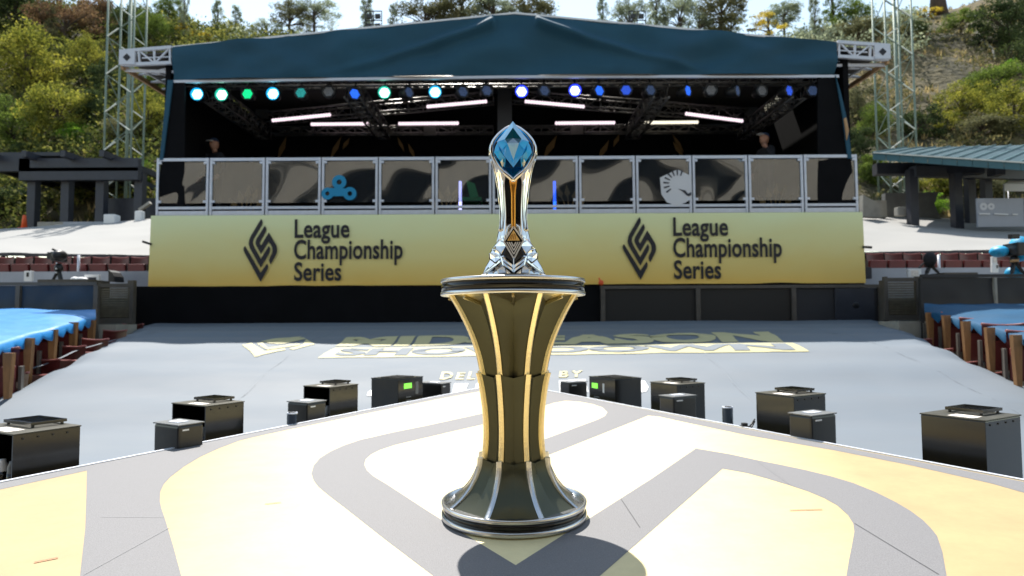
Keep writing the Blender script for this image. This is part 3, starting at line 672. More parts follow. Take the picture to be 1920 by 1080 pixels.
for px_, mt, lb in ((863, STICKW, 'glowing lilac light tube upright behind the panes left of the trophy'), (1040, STICKB, 'glowing blue light tube upright behind the panes right of the trophy')):
    a = P(px_, 389, YS + .35); b = P(px_, 340, YS + .35)
    t_ = thing('light_tube', lb, 'light tube', (a.x, a.y, zD), 'upright light tubes')
    MB().tube([(a.x, a.y, zD + .06), (a.x, a.y, b.z)], .028, 10).build('tube', mt, t_); MB().box((a.x, a.y, zD + .03), (.12, .12, .06)).build('foot', GUN, t_)
q = P(884, 360, 12.8); t_ = thing('green_chair', 'green backed chair behind the pane left of the trophy', 'chair', (q.x, 12.8, zD))
GRN = mat('green_fabric', (.03, .28, .07), .6)
MB().prism([P(x, y, 12.8) for x, y in ((874, 338), (890, 344), (897, 368), (882, 373))], (0, .06, 0)).build('backrest', GRN, t_)
MB().box((q.x, 13.05, zD + .45), (.4, .45, .07)).build('seat', GRN, t_)
for sx in (-.17, .17):
    for sy in (-.18, .18): MB().tube([(q.x + sx, 13.05 + sy, zD), (q.x + sx, 13.05 + sy, zD + .42)], .012, 6).build('leg', GUN, t_)

# ------------------------------------------------------------------ stage lights
pars = [(370, 177, LCYAN, 'brightest cyan spotlight at the left end of the stage'), (416, 178, LGRN, 'bright green white spotlight, second from the left'), (464, 176, LG2, 'plain green spotlight, third from the left'), (512, 176, LCYAN, 'bright cyan spotlight between a green and a teal one'), (564, 174, LTEAL, 'dim teal spotlight right of the fourth bright one'), (616, 172, LOFF, 'unlit grey spotlight between a teal and a blue one'), (665, 176, LBLUE, 'small blue spotlight on the left half of the roof'), (721, 174, LGRN, 'bright mint spotlight right of the small blue one'), (767, 173, LDIM, 'nearly dark spotlight between two bright ones left of centre'), (816, 173, LCYAN, 'bright cyan spotlight nearest the trophy on the left'), (868, 172, LDIM, 'dark slate spotlight second left of the centre drape'), (913, 170, LDIM, 'dark slate spotlight right beside the centre drape'),
        (978, 172, LBW, 'blue white dotted spotlight right beside the centre drape'), (1021, 170, LDIM, 'dark spotlight between two bright blue ones'), (1078, 170, LBW, 'brightest blue spotlight right of the trophy'), (1124, 170, LBLUE, 'solid blue spotlight right of the brightest blue one'), (1174, 169, LBM, 'dotted blue spotlight near the middle of the right half'), (1220, 169, LDIM, 'dim violet spotlight in front of the right middle truss'), (1290, 170, LBLUE, 'turned away sky blue spotlight on the right half'), (1333, 169, LOFF, 'unlit grey dotted spotlight right of the sky blue one'), (1383, 170, LDIM, 'narrow slate spotlight fourth from the right end'), (1429, 170, LOFF, 'unlit spotlight third from the right end'), (1480, 170, LBM, 'violet blue spotlight second from the right end'), (1524, 170, LDIM, 'dark spotlight at the right end of the row')]
for k, (px_, py_, mt, lb) in enumerate(pars):
    q = P(px_, py_, 12.15); SP = thing('stage_spotlight', lb, 'spotlight', q, 'spotlights hanging from the front truss')
    bright = mt in (LCYAN, LGRN, LBW); r = .115
    yw = {665: .6, 767: .9, 868: .5, 913: .35, 1021: .4, 1124: .5, 1220: .35, 1290: .75, 1383: .85, 1480: .55, 1429: .3}.get(px_, 0.0)
    Mr = Matrix.Rotation(yw, 3, 'Z')
    h = MB(); prof = [(.0, .24), (.07, .23), (.10, .16), (.125, .02), (.125, -.01), (.11, -.01), (.105, .015), (.0, .016)]
    n = 20; vs = []; fs = []
    for rr, d in prof:
        for j in range(n):
            t = 2 * math.pi * j / n; vs.append(q + Mr @ Vector((rr * math.cos(t), d, rr * math.sin(t))))
    for a in range(len(prof) - 1):
        for j in range(n): fs.append((a * n + j, a * n + (j + 1) % n, (a + 1) * n + (j + 1) % n, (a + 1) * n + j))
    h.add(vs, fs, True).build('housing', GUN, SP)
    ln = MB(); dr = .0135 if not bright else .0165
    for a in range(-3, 4):
        for b in range(-3, 4):
            if abs(a + b) <= 3:
                x = (a + b / 2) * .0285; z = b * .0247
                c = Vector((x, -.002, z)); nn = 6
                vv = [q + Mr @ (c + Vector((dr * math.cos(2 * math.pi * j / nn), 0, dr * math.sin(2 * math.pi * j / nn)))) for j in range(nn)] + [q + Mr @ (c + Vector((0, -.006, 0)))]
                ln.add(vv, [(j, (j + 1) % nn, nn) for j in range(nn)])
    ln.build('lens_array', mt, SP)
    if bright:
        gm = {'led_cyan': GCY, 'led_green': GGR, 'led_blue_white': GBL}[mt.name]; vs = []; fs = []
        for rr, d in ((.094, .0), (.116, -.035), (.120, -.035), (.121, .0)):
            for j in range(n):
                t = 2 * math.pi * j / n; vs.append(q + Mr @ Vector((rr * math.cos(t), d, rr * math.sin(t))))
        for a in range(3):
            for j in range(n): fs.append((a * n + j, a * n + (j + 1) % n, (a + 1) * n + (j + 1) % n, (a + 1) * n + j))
        MB().add(vs, fs, True).build('halo_ring', gm, SP)  # glowing ring added to imitate the halo round a bright lamp
    MB().tube([q + Mr @ Vector((-.135, .05, 0)), q + Mr @ Vector((-.14, .05, .1)), q + Vector((0, .05, .17)), q + Mr @ Vector((.14, .05, .1)), q + Mr @ Vector((.135, .05, 0))], .012, 6).tube([q + Vector((0, .05, .17)), q + Vector((0, .1, .27))], .018, 6).build('yoke', GUN, SP)
bt = [((510, 226), (620, 215), 14.4, 'upper left slanted white light bar'), ((583, 233), (692, 232), 15.1, 'lower left level white light bar'), ((747, 232), (860, 231), 15.1, 'level white light bar just left of the centre drape'), ((800, 200), (913, 190), 14.4, 'slanted white light bar rising to the centre drape'), ((984, 190), (1096, 200), 14.4, 'slanted white light bar falling right from the centre drape'), ((1041, 231), (1153, 230), 15.1, 'level white light bar just right of the trophy tip'), ((1205, 230), (1309, 229), 15.1, 'warm level white light bar on the lower right'), ((1285, 213), (1393, 227), 14.4, 'slanted white light bar at the far right')]
for a, b, Y, lb in bt:
    A = P(*a, Y); B = P(*b, Y); LB = thing('light_bar', lb, 'light bar', (A + B) / 2, 'white light bars under the stage roof')
    nb = 22; vs = MB(); rs = []; pts = []
    for k in range(nb * 4 + 1):
        pts.append(A.lerp(B, k / (nb * 4))); rs.append(.027 + .014 * abs(math.sin(math.pi * k / 4)))
    vs.tube(pts, rs, 10).build('lens', BATW if a[0] == 1205 else BATTEN, LB)
    MB().bar(A + Vector((0, .07, .03)), B + Vector((0, .07, .03)), .06, .08).build('housing', GUN, LB)

# ------------------------------------------------------------------ people on the stage
def skin_body(joints, edges, name, material, parent, root=0):
    me = bpy.data.meshes.new(name); off = wl(parent)
    me.from_pydata([Vector(j[:3]) - off for j in joints], edges, []); o = link(name, me)
    md = o.modifiers.new('s', 'SKIN'); sk = me.skin_vertices[0].data
    for i, j in enumerate(joints): sk[i].radius = (j[3], j[3]); sk[i].use_root = (i == root)
    sb = o.modifiers.new('b', 'SUBSURF'); sb.levels = 2; sb.render_levels = 2
    bpy.context.view_layer.update()
    m2 = bpy.data.meshes.new_from_object(o.evaluated_get(bpy.context.evaluated_depsgraph_get()))
    for p in m2.polygons: p.use_smooth = True
    m2.materials.clear(); m2.materials.append(material); bpy.data.objects.remove(o)
    r_ = link(name, m2, parent); return r_
def ellipsoid(mb, c, r, M=None, nu=20, nv=14):
    c = Vector(c); vs = []; fs = []
    for j in range(nv + 1):
        ph = math.pi * j / nv
        for i in range(nu):
            t = 2 * math.pi * i / nu; v = Vector((r[0] * math.sin(ph) * math.cos(t), r[1] * math.sin(ph) * math.sin(t), r[2] * math.cos(ph)))
            vs.append(c + (M @ v if M else v))
    for j in range(nv):
        for i in range(nu): fs.append((j * nu + i, j * nu + (i + 1) % nu, (j + 1) * nu + (i + 1) % nu, (j + 1) * nu + i))
    return mb.add(vs, fs, True)
def head(c, yaw, parent, tilt=0):
    M = Matrix.Rotation(yaw, 3, 'Z') @ Matrix.Rotation(tilt, 3, 'X')   # face looks along local -Y
    c = Vector(c); h = MB(); ellipsoid(h, c, (.082, .10, .125), M)
    h.prism([c + M @ Vector(p) for p in ((-.016, -.095, -.005), (.016, -.095, -.005), (0, -.125, -.025), (0, -.097, .03))], M @ Vector((0, .02, 0)))
    for s in (-1, 1): ellipsoid(h, c + M @ Vector((s * .083, .005, -.01)), (.012, .02, .032), M, 8, 6)
    h.build('head', SKIN, parent)
    e = MB()
    for s in (-1, 1): ellipsoid(e, c + M @ Vector((s * .03, -.088, .015)), (.014, .012, .009), M, 8, 6)
    e.bar(c + M @ Vector((-.022, -.097, -.055)), c + M @ Vector((.022, -.097, -.055)), .006)
    e.build('face_features', CLOTH, parent)
    cp = MB(); vs = []; fs = []; nu = 20
    for j in range(7):
        ph = (math.pi / 2) * j / 6 * .96
        for i in range(nu):
            t = 2 * math.pi * i / nu; vs.append(c + M @ Vector((.092 * math.sin(ph) * math.cos(t), .108 * math.sin(ph) * math.sin(t) , .045 + .095 * math.cos(ph))))
    for j in range(6):
        for i in range(nu): fs.append((j * nu + i, j * nu + (i + 1) % nu, (j + 1) * nu + (i + 1) % nu, (j + 1) * nu + i))
    cp.add(vs, fs, True); co = cp.build('cap', CAPB, parent)
    MB().prism([c + M @ Vector(p) for p in ((-.07, -.08, .048), (.07, -.08, .048), (.055, -.165, .038), (0, -.18, .036), (-.055, -.165, .038))], M @ Vector((0, 0, .008))).build('cap_brim', WHITEP, co)
def person(q, yaw, lab, raise_arm, tilt=0):
    PR = thing('person', lab, 'person', (q.x, q.y, zD)); k = 1.03
    M = Matrix.Rotation(yaw, 3, 'Z')
    def J(x, y, z, r): v = M @ Vector((x, y, 0)); return (q.x + v.x * k, q.y + v.y * k, zD + z * k, r)
    js = [J(0, 0, .98, .15), J(0, 0, 1.18, .135), J(0, -.01, 1.38, .155), J(0, 0, 1.50, .075),
          J(-.17, 0, 1.44, .075), J(-.26, .02, 1.17, .052), J(-.24, -.14, .98, .04),
          J(.17, 0, 1.44, .075)]
    js += [J(.30, -.12, 1.22, .052), J(.17, -.14, 1.45, .04)] if raise_arm else [J(.26, .02, 1.17, .052), J(.24, -.14, .98, .04)]
    js += [J(-.1, 0, .88, .10), J(-.11, -.02, .5, .072), J(-.11, .02, .1, .05), J(-.11, -.16, .05, .04), J(.1, 0, .88, .10), J(.11, -.02, .5, .072), J(.11, .02, .1, .05), J(.11, -.16, .05, .04)]
    ed = [(0, 1), (1, 2), (2, 3), (2, 4), (4, 5), (5, 6), (2, 7), (7, 8), (8, 9), (0, 10), (10, 11), (11, 12), (12, 13), (0, 14), (14, 15), (15, 16), (16, 17)]
    skin_body(js, ed, 'body', CLOTH, PR)
    nk = J(0, -.01, 1.56, 0); hd = J(0, -.03, 1.67, 0)
    MB().tube([(nk[0], nk[1], nk[2] - .06), (hd[0], hd[1], hd[2] - .05)], .05, 12).build('neck', SKIN, PR)
    head(hd[:3], yaw, PR, tilt)
    for idx, el in ((6, 5), (9, 8)):
        hp = Vector(js[idx][:3]); d = (hp - Vector(js[el][:3])).normalized()
        hm = MB(); sd_ = d.cross(Vector((0, 1, 0))).normalized()
        # bare forearm, palm, four fingers and thumb
        hm.tube([hp - d * .17, hp - d * .02, hp + d * .02], [.036, .03, .027], 10)
        hm.tube([hp + d * .01, hp + d * .05, hp + d * .095], [.027, .037, .034], 10)
        for fgr in range(4):
            b0 = hp + d * .09 + sd_ * (.026 - fgr * .0175); L = (.065, .075, .07, .055)[fgr]
            hm.tube([b0, b0 + d * L * .6, b0 + d * L + Vector((0, -.02, 0))], [.0095, .009, .007], 7)
        hm.tube([hp + d * .03 + sd_ * .03, hp + d * .06 + sd_ * .055, hp + d * .085 + sd_ * .06], [.012, .011, .009], 7)
        hm.build('hand', SKIN, PR)
    return PR
q = P(404, 272, 13.3); person(Vector((q.x, 13.3, 0)), R(-25), 'crew member in dark clothes and a cap standing behind the left end of the railing', False)
q = P(1428, 255, 13.3); pr = person(Vector((q.x, 13.1, 0)), R(-70), 'crew member in a black shirt raising a hand to the face near the right end', True, R(-20))

# ------------------------------------------------------------------ below the banner
MB().prism([P(252, 537, 11.88), P(848, 537, 11.88), P(1125, 536, 11.88), P(1125, 612, 11.88), P(848, 612, 11.88), P(252, 612, 11.88)], (0, .05, 0)).build('black_skirt', BLACK, label='plain black cloth skirt hanging under the left half of the banner', cat='stage skirt')
BF = thing('glazed_barrier', 'low dark framed barrier with dark panels under the right half of the banner', 'barrier', (P(1390, 600, 11.85).x, 11.85, 1.9))
A = P(1125, 536, 11.85); B = P(1652, 531, 11.85); zz = A.z; zb = 1.9
MB().bar((A.x, 11.85, zz - .03), (B.x, 11.85, zz - .03), .08, .06).build('top_rail', FRAMEG, BF)
xs_ = [P(x, 560, 11.85).x for x in (1130, 1308, 1487, 1650)]
for x in xs_: MB().bb((x - .04, 11.80, zb), (x + .04, 11.88, zz - .062)).build('post', FRAMEG, BF)
for i, (a, b) in enumerate(zip(xs_, xs_[1:])):
    MB().bb((a + .042, 11.85, zb), (b - .042, 11.87, zz - .065)).build('panel', (DPAN, DPAN, BARD)[i], BF)
MB().bb((P(1566, 545, 11.8).x, 11.82, zb), (P(1640, 545, 11.8).x, 11.845, zz - .07)).build('grey_board', STEELD, BF)
q = P(1606, 572, 11.8); MB().lathe([(0, 0), (.05, 0), (.055, .02), (.0, .03)], (0, 0, 0), 16)
k_ = MB(); ellipsoid(k_, (q.x, 11.815, q.z), (.06, .015, .06)); k_.build('latch', GUN, BF)
q = P(1127, 530, 11.8); k_ = MB(); ellipsoid(k_, q, (.05, .04, .05)); k_.tube([q, q + Vector((-.04, 0, .09))], .015, 6); k_.build('clip_lamp', ORANGE, label='tiny red lamp clipped on the barrier corner right of the trophy stand', cat='lamp')

# gates and side barriers
for sgn, x0, x1, yt, yb, lb in ((-1, 186, 247, 532, 606, 'tan mesh gate at the left end of the stage'), (1, 1659, 1722, 521, 600, 'tan mesh gate at the right end of the stage')):
    Y = 10.9; a = P(x0, yt, Y); b = P(x1, yb, Y); g_ = thing('mesh_gate', lb, 'gate', ((a.x + b.x) / 2, Y, b.z), 'mesh gates beside the stage')
    fr = MB(); 
    for x in (a.x, b.x): fr.bb((x - .03, Y - .03, b.z), (x + .03, Y + .03, a.z + .02))
    fr.bb((a.x + .03, Y - .025, a.z - .06), (b.x - .03, Y + .025, a.z)).bb((a.x + .03, Y - .025, b.z), (b.x - .03, Y + .025, b.z + .09)).build('frame', FRAMEG, g_)
    ms = MB(); nr = 13
    for k in range(nr):
        z = b.z + .12 + (a.z - b.z - .22) * k / (nr - 1); ms.bb((a.x + .03, Y - .012, z - .011), (b.x - .03, Y + .005, z + .011))
    for k in range(16):
        x = a.x + .05 + (b.x - a.x - .1) * k / 15; ms.bb((x - .006, Y + .006, b.z + .09), (x + .006, Y + .016, a.z - .06))
    ms.build('mesh', MESHM, g_)
    MB().bb((a.x + .03, Y + .02, b.z + .09), (b.x - .03, Y + .03, a.z - .4)).build('board', MESHM, g_)
    MB().bb((a.x - .15, Y - .6, 1.2), (b.x + .1, Y - .02, b.z - .02)).build('plinth', CONC, label='pale concrete step under the %s mesh gate' % ('left' if sgn < 0 else 'right'), cat='step')
    pa = P(248 if sgn < 0 else 1656, 526, 11.2)
    MB().bb((pa.x - .05, 11.15, 1.6), (pa.x + .05, 11.25, pa.z)).build('gate_post', FRAMEG, label='brown steel post between the %s mesh gate and the stage' % ('left' if sgn < 0 else 'right'), cat='post')
Lb1 = thing('barrier_fence', 'navy sheeted barrier left of the stage behind the pale blue tarp', 'barrier', (P(90, 600, 10.3).x, 10.3, 1.6))
a = P(-60, 531, 10.3); b = P(183, 534, 10.3); z1 = P(90, 532, 10.3).z
MB().bar((a.x, 10.3, z1), (b.x, 10.3, z1), .05, .05).build('top_rail', FRAMEG, Lb1)
for xx in (-60, 35, 181):
    x = P(xx, 560, 10.3).x; MB().bb((x - .035, 10.27, 1.6), (x + .035, 10.33, z1 - .03)).build('post', FRAMEG, Lb1)
for x0, x1 in ((-60, 35), (35, 181)):
    xa, xb = P(x0, 560, 10.3).x + .05, P(x1, 560, 10.3).x - .05
    MB().quadgrid((xa, 10.3, z1 - .03), (xb, 10.3, z1 - .03), (xb, 10.3, 1.6), (xa, 10.3, 1.6), 24, 12, lambda p, u, v: p + Vector((0, .03 * mnoise.noise(p * 3), 0))).build('sheet', BARN, Lb1, fix=False)
Rb1 = thing('barrier_fence', 'charcoal sheeted barrier right of the stage behind the shaded blue tarp', 'barrier', (P(1820, 600, 10.3).x, 10.3, 1.6))
a = P(1726, 518, 10.3); b = P(1990, 516, 10.3); z1 = P(1840, 517, 10.3).z
MB().bar((a.x, 10.3, z1), (b.x, 10.3, z1), .05, .05).build('top_rail', BARD, Rb1)
for xx in (1727, 1866, 1990):
    x = P(xx, 560, 10.3).x; MB().bb((x - .02, 10.27, 1.6), (x + .02, 10.33, z1 - .03)).build('post', CONC if xx == 1866 else BARD, Rb1)
for x0, x1 in ((1727, 1866), (1866, 1990)):
    xa, xb = P(x0, 560, 10.3).x + .03, P(x1, 560, 10.3).x - .03
    MB().quadgrid((xa, 10.3, z1 - .03), (xb, 10.3, z1 - .03), (xb, 10.3, 1.6), (xa, 10.3, 1.6), 24, 12, lambda p, u, v: p + Vector((0, .02 * mnoise.noise(p * 3), 0))).build('sheet', BARD, Rb1, fix=False)

# blue tarps over the side boxes
def blue(name, far, near, Yf, Yn, lb):
    n = len(near); vs = []; fs = []; m_ = 14
    for i in range(n):
        A = P(*far[i], Yf); B = P(*near[i], Yn[i])
        for k in range(m_ + 1):
            t = k / m_; p = A.lerp(B, t); p.z += .03 * mnoise.noise(p * 2.3) + .05 * math.sin(t * math.pi); vs.append(p)
        vs.append(Vector((B.x, B.y - .03, B.z - .10 - .04 * math.sin(i * 2.1))))
    m2 = m_ + 2
    for i in range(n - 1):
        for k in range(m2 - 1): fs.append((i * m2 + k, i * m2 + k + 1, (i + 1) * m2 + k + 1, (i + 1) * m2 + k))
    MB().add(vs, fs, True).build(name, BLUE_SHADE if 'deep' in lb else BLUET, fix=False, label=lb, cat='tarp')
def lerpl(pts, n):
    out = []
    for i in range(n):
        t = i / (n - 1) * (len(pts) - 1); k = min(int(t), len(pts) - 2); f_ = t - k
        out.append(tuple(pts[k][j] * (1 - f_) + pts[k + 1][j] * f_ for j in range(len(pts[0]))))
    return out
nn = 40
blue('blue_tarp', lerpl([(-160, 576), (-60, 577), (60, 579), (178, 584)], nn), lerpl([(-260, 690), (-60, 672), (0, 650), (55, 632), (110, 617), (150, 605), (180, 596)], nn), 10.1, [x[0] for x in lerpl([(5.2,), (6.0,), (6.7,), (7.4,), (8.0,), (8.7,), (9.4,)], nn)], 'bright sunlit blue tarp draped over box seats on the left edge')
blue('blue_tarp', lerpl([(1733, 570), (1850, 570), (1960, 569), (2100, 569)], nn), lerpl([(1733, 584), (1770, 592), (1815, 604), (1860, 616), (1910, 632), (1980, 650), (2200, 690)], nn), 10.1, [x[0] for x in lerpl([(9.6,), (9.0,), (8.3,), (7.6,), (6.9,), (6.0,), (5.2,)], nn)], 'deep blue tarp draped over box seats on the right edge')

# ------------------------------------------------------------------ seats
def make_seat():
    r = thing('theatre_seat', 'x', 'seat', (0, 0, 0))
    MB().quadgrid((-.22, 0, .82), (.22, 0, .82), (.22, 0, .45), (-.22, 0, .45), 8, 6, lambda p, u, v: p + Vector((0, .05 * math.sin(math.pi * u) - .03 * v, -.02 * math.sin(math.pi * u) * (1 - v)))).build('backrest', RED, r)
    MB().tube([(-.22 + .44 * k / 8, .05 * math.sin(math.pi * k / 8), .82 - .02 * math.sin(math.pi * k / 8)) for k in range(9)], .016, 6).build('top_lip', REDL, r)
    MB().box((0, -.10, .45), (.42, .09, .36), M=Matrix.Rotation(R(8), 3, 'X')).build('seat_pan', RED, r, bevel=.012)
    for s in (-1, 1): MB().bb((s * .245 - .014, -.1, 0), (s * .245 + .014, .06, .62)).build('standard', FRAMEG, r)
    return r
proto = make_seat(); used = [False]
def place_seat(loc, rz, lab, grp, s=1.0):
    if not used[0]: o = proto; used[0] = True
    else:
        o = proto.copy(); COL.objects.link(o)
        for ch in proto.children:
            c = ch.copy(); COL.objects.link(c); c.parent = o
    o.location = loc; o.rotation_euler = (0, 0, rz); o.scale = (s, s, s); o['label'] = lab; o['group'] = grp
    return o
nums = ['first', 'second', 'third', 'fourth', 'fifth', 'sixth', 'seventh', 'eighth', 'ninth', 'tenth', 'eleventh']
# upper rows
for side in (-1, 1):
    for k in range(9):
        px_ = (262 - k * 36) if side < 0 else (1640 + k * 35)
        ytp = 487 if side < 0 else 480
        q = P(px_, ytp, 13.1); place_seat((q.x, 13.1, q.z - .60), 0, 'red folding seat, %s out from the banner in the upper %s row' % (nums[k], 'left' if side < 0 else 'right'), 'red seats below the %s white tarp' % ('left' if side < 0 else 'right'), .8 * 36 / 36)
# seats peeking from under the tarp edge
for k, (px_, py_) in enumerate(((262, 602), (230, 615), (195, 631), (152, 647), (104, 668), (44, 696))):
    t_ = T(px_ , py_ + 10); place_seat((t_.x - .12, t_.y, t_.z - .68), R(-6), 'red seat back poking out at the left tarp edge, %s from the stage' % nums[k], 'red seats along the left tarp edge', .9)
for k, (px_, py_) in enumerate(((1652, 597), (1682, 604), (1718, 622), (1756, 640), (1800, 661), (1850, 684))):
    t_ = T(px_, py_ + 8); place_seat((t_.x + .10, t_.y + .1, t_.z - .78), R(6), 'red seat back barely showing at the right tarp edge, %s from the stage' % nums[k], 'red seats along the right tarp edge', .9)
# box seats under the blue tarps with wooden standards
for side, lst in ((-1, ((14, 668, 726, 6.6), (52, 640, 697, 7.3), (97, 624, 674, 7.9), (136, 610, 665, 8.5), (170, 606, 646, 9.2))), (1, ((1745, 592, 632, 9.4), (1776, 597, 647, 8.8), (1813, 608, 664, 8.1), (1858, 620, 686, 7.4), (1908, 634, 712, 6.8)))):
    for k, (px_, y0, y1, Y) in enumerate(lst):
        a = P(px_, y0 - 6, Y); b = P(px_, y1, Y); h_ = a.z - b.z
        st_ = MB(); wd = .045
        st_.prism([(a.x - .05, Y, a.z), (a.x + .05, Y, a.z), (a.x + .024, Y, b.z - .15), (a.x - .024, Y, b.z - .15)], (0, .05, 0))
        wl_ = ['first', 'second', 'third', 'fourth', 'fifth'][k]
        lbx = ('wooden seat support under the left blue tarp, %s from the photo edge' % wl_) if side < 0 else ('wooden seat support under the right blue tarp, %s from the gate' % wl_)
        o = st_.build('seat_support', WOOD, label=lbx, cat='support', group='wooden supports under the %s blue tarp' % ('left' if side < 0 else 'right'))
        q = Vector((a.x + side * .38, Y + .3, b.z - .05)); place_seat((q.x, q.y, a.z - .78), R(-side * 28), 'dark red box seat beneath the %s blue tarp beside its %s support' % ('left' if side < 0 else 'right', wl_), 'box seats under the %s blue tarp' % ('left' if side < 0 else 'right'))
# terrace steps under the box seats
for side in (-1, 1):
    ms = MB()
    for k in range(8):
        Y0 = 5.4 + k * .62; x0 = side * 5.75; x1 = side * 9.5; z = .75 + k * .13
        ms.bb((min(x0, x1), Y0, 0), (max(x0, x1), Y0 + .62 + .002 * k, z))
    ms.build('terrace', CONC, kind='structure')

# walls and white tarps above
for side in (-1, 1):
    if side < 0: xs2 = (-120, 281); yw, ybw = 509, 545; 
    else: xs2 = (1620, 2060); yw, ybw = 502, 540
    a = P(xs2[0], yw, 12.6); b = P(xs2[1], yw, 12.6); zz_ = (P(140 if side < 0 else 1770, yw, 12.6)).z
    MB().bb((a.x, 12.6, .0), (b.x, 12.75, zz_)).build('low_wall', WALLB, label='pale blue grey low wall %s of the banner' % ('left' if side < 0 else 'right'), cat='wall')
    MB().bb((a.x, 10.6, .0), (b.x, 12.55, P(140 if side < 0 else 1770, 536, 12.0).z - .25)).build('walkway', CONCD, kind='structure')
    zt0 = P(140 if side < 0 else 1770, 483 if side < 0 else 477, 13.15).z
    MB().bb((a.x, 13.4, .0), (b.x, 13.5, zt0 + .03)).build('riser_wall', BARD, kind='structure')
    # white tarp
    if side < 0: c = [P(-260, 448, 19.5), P(283, 411, 19.5), P(282, 479, 13.3), P(-260, 470, 13.3)]
    else: c = [P(1618, 403, 19.5), P(2180, 428, 19.5), P(2180, 463, 13.3), P(1618, 473, 13.3)]
    MB().quadgrid(*c, 40, 24, lambda p, u, v: p + Vector((0, 0, .05 * mnoise.noise(p * .9)))).build('white_tarp', WHITET, fix=False, label='white tarp covering the terrace seats %s of the stage' % ('left' if side < 0 else 'right'), cat='tarp')
    MB().bar(c[3] + Vector((0, -.02, -.03)), c[2] + Vector((0, -.02, -.03)), .05, .06).build('tarp_batten', STEELD, label='dark batten along the lower hem of the %s white tarp' % ('left' if side < 0 else 'right'), cat='batten')
    px_ = 147 if side < 0 else 1761
    q = P(px_, 506, 12.9); MB().tube([(q.x, 12.9, q.z - .3), (q.x, 12.9, P(px_, 478, 12.9).z)], .025, 8).build('rail_post', ALU, label='thin grey post in front of the %s row of red seats' % ('left' if side < 0 else 'right'), cat='post')
for side, pts in ((-1, ((268, 453), (283, 458))), (1, ((1618, 463), (1634, 464)))):
    MB().bar(P(*pts[0], 11.9), P(*pts[1], 11.9), .05, .04).build('bracket', GUN, label='small black bracket sticking out past the %s banner end' % ('left' if side < 0 else 'right'), cat='bracket')

# notices, laptop etc on the wall and ledge
def board(px0, py0, px1, py1, Y, lab, cat='sign', inner=None, m1=WHITEP, m2=PAPER):
    a = P(px0, py0, Y); b = P(px1, py1, Y); t_ = thing('notice_board', lab, cat, ((a.x + b.x) / 2, Y, b.z))
    MB().bb((a.x, Y, b.z), (b.x, Y + .06, a.z)).build('case', m1, t_, bevel=.008)
    if inner: c = P(inner[0], inner[1], Y); d = P(inner[2], inner[3], Y); MB().bb((c.x, Y - .006, d.z), (d.x, Y - .001, c.z)).build('face', m2, t_)
board(45, 508, 59, 527, 12.0, 'small white dispenser on the left low wall', 'dispenser', (50, 511, 54, 519), WHITEP, GUN)
board(158, 515, 185, 534, 12.0, 'white framed notice standing on the ledge left of the stage', 'sign', (164, 520, 180, 534), WHITEP, STEELD)
board(1703, 504, 1728, 519, 12.0, 'white framed picture notice on the ledge right of the stage', 'sign', (1708, 507, 1722, 518), WHITEP, PAPER)
board(1861, 481, 1870, 495, 12.0, 'reddish white notice above the right dispenser', 'sign', (1862, 482, 1869, 492), WHITEP, PAPER)
board(1861, 495, 1873, 511, 12.0, 'white dispenser on the right low wall', 'dispenser', (1868, 497, 1871, 503), WHITEP, GUN)
q = P(140, 524, 11.9); k_ = MB(); ellipsoid(k_, q, (.07, .07, .05)); ellipsoid(k_, q + Vector((.12, 0, 0)), (.12, .08, .045)); k_.build('helmet', WHITEP, label='pale rounded cap lying on the ledge beside the left camera', cat='helmet')
q = P(205, 524, 12.2); MB().prism([P(x, y, 12.2) for x, y in ((203, 506), (209, 510), (214, 518), (215, 528), (203, 528))], (0, .3, 0)).build('monitor_speaker', GUN, label='black wedge speaker leaning on the left low wall', cat='speaker')
q = P(1622, 512, 12.1); MB().box(q, (.2, .1, .22)).build('junction_box', STEELD, label='grey electrical box right next to the banner end', cat='box')
for sx0, sx1, yy in ((70, 165, 528), (1770, 1834, 515)):
    a = P(sx0, yy - 4, 11.0); b = P(sx1, yy + 4, 11.0); MB().bb((a.x, 11.0, b.z - .3), (b.x, 11.6, a.z)).build('ledge_board', FRAMEG, label='brown plank on the ledge %s of the stage' % ('left' if sx0 < 500 else 'right'), cat='plank')

# ------------------------------------------------------------------ broadcast cameras
def tripod(q, h, parent, sp=.28):
    for an in (90, 210, 330):
        d = Vector((math.cos(R(an)) * sp, math.sin(R(an)) * sp, -h)); t = MB(); t.bar(q, q + d * .55, .045).bar(q + d * .5, q + d, .03); t.build('leg', GUN, parent)
    MB().lathe([(0, -.03), (.07, -.03), (.07, .04), (.04, .1), (0, .1)], q, 12).build('tripod_head', GUN, parent)
q = P(110, 505, 11.3); C1 = thing('broadcast_camera', 'black broadcast camera on a tripod left of the stage', 'camera', (q.x, q.y, q.z - .45), 'broadcast cameras')
tripod(q, .42, C1, .16)
MB().box(q + Vector((.0, 0, .22)), (.10, .3, .16)).build('body', GUN, C1, bevel=.015)
MB().box(q + Vector((-.1, -.02, .24)), (.14, .1, .12)).build('viewfinder', GUN, C1, bevel=.01)
k_ = MB(); ellipsoid(k_, q + Vector((.05, -.05, .24)), (.09, .16, .1)); k_.build('lens_hood', GUN, C1)
MB().bar(q + Vector((-.12, 0, .36)), q + Vector((.03, 0, .29)), .035).build('microphone', GUN, C1)
for dz in (.2, .1, 0, -.07): 
    k_ = MB(); ellipsoid(k_, q + Vector((.05, -.13, dz)), (.016, .012, .014), nu=8, nv=6); k_.build('knob', WHITEP, C1)
q = P(1744, 497, 11.3); C2 = thing('broadcast_camera', 'camera hidden under a black hood on a tripod right of the stage', 'camera', (q.x, q.y, q.z - .3), 'broadcast cameras')
tripod(q, .24, C2, .2); k_ = MB(); ellipsoid(k_, q + Vector((0, 0, .1)), (.10, .12, .13)); k_.build('hood', CLOTH, C2)
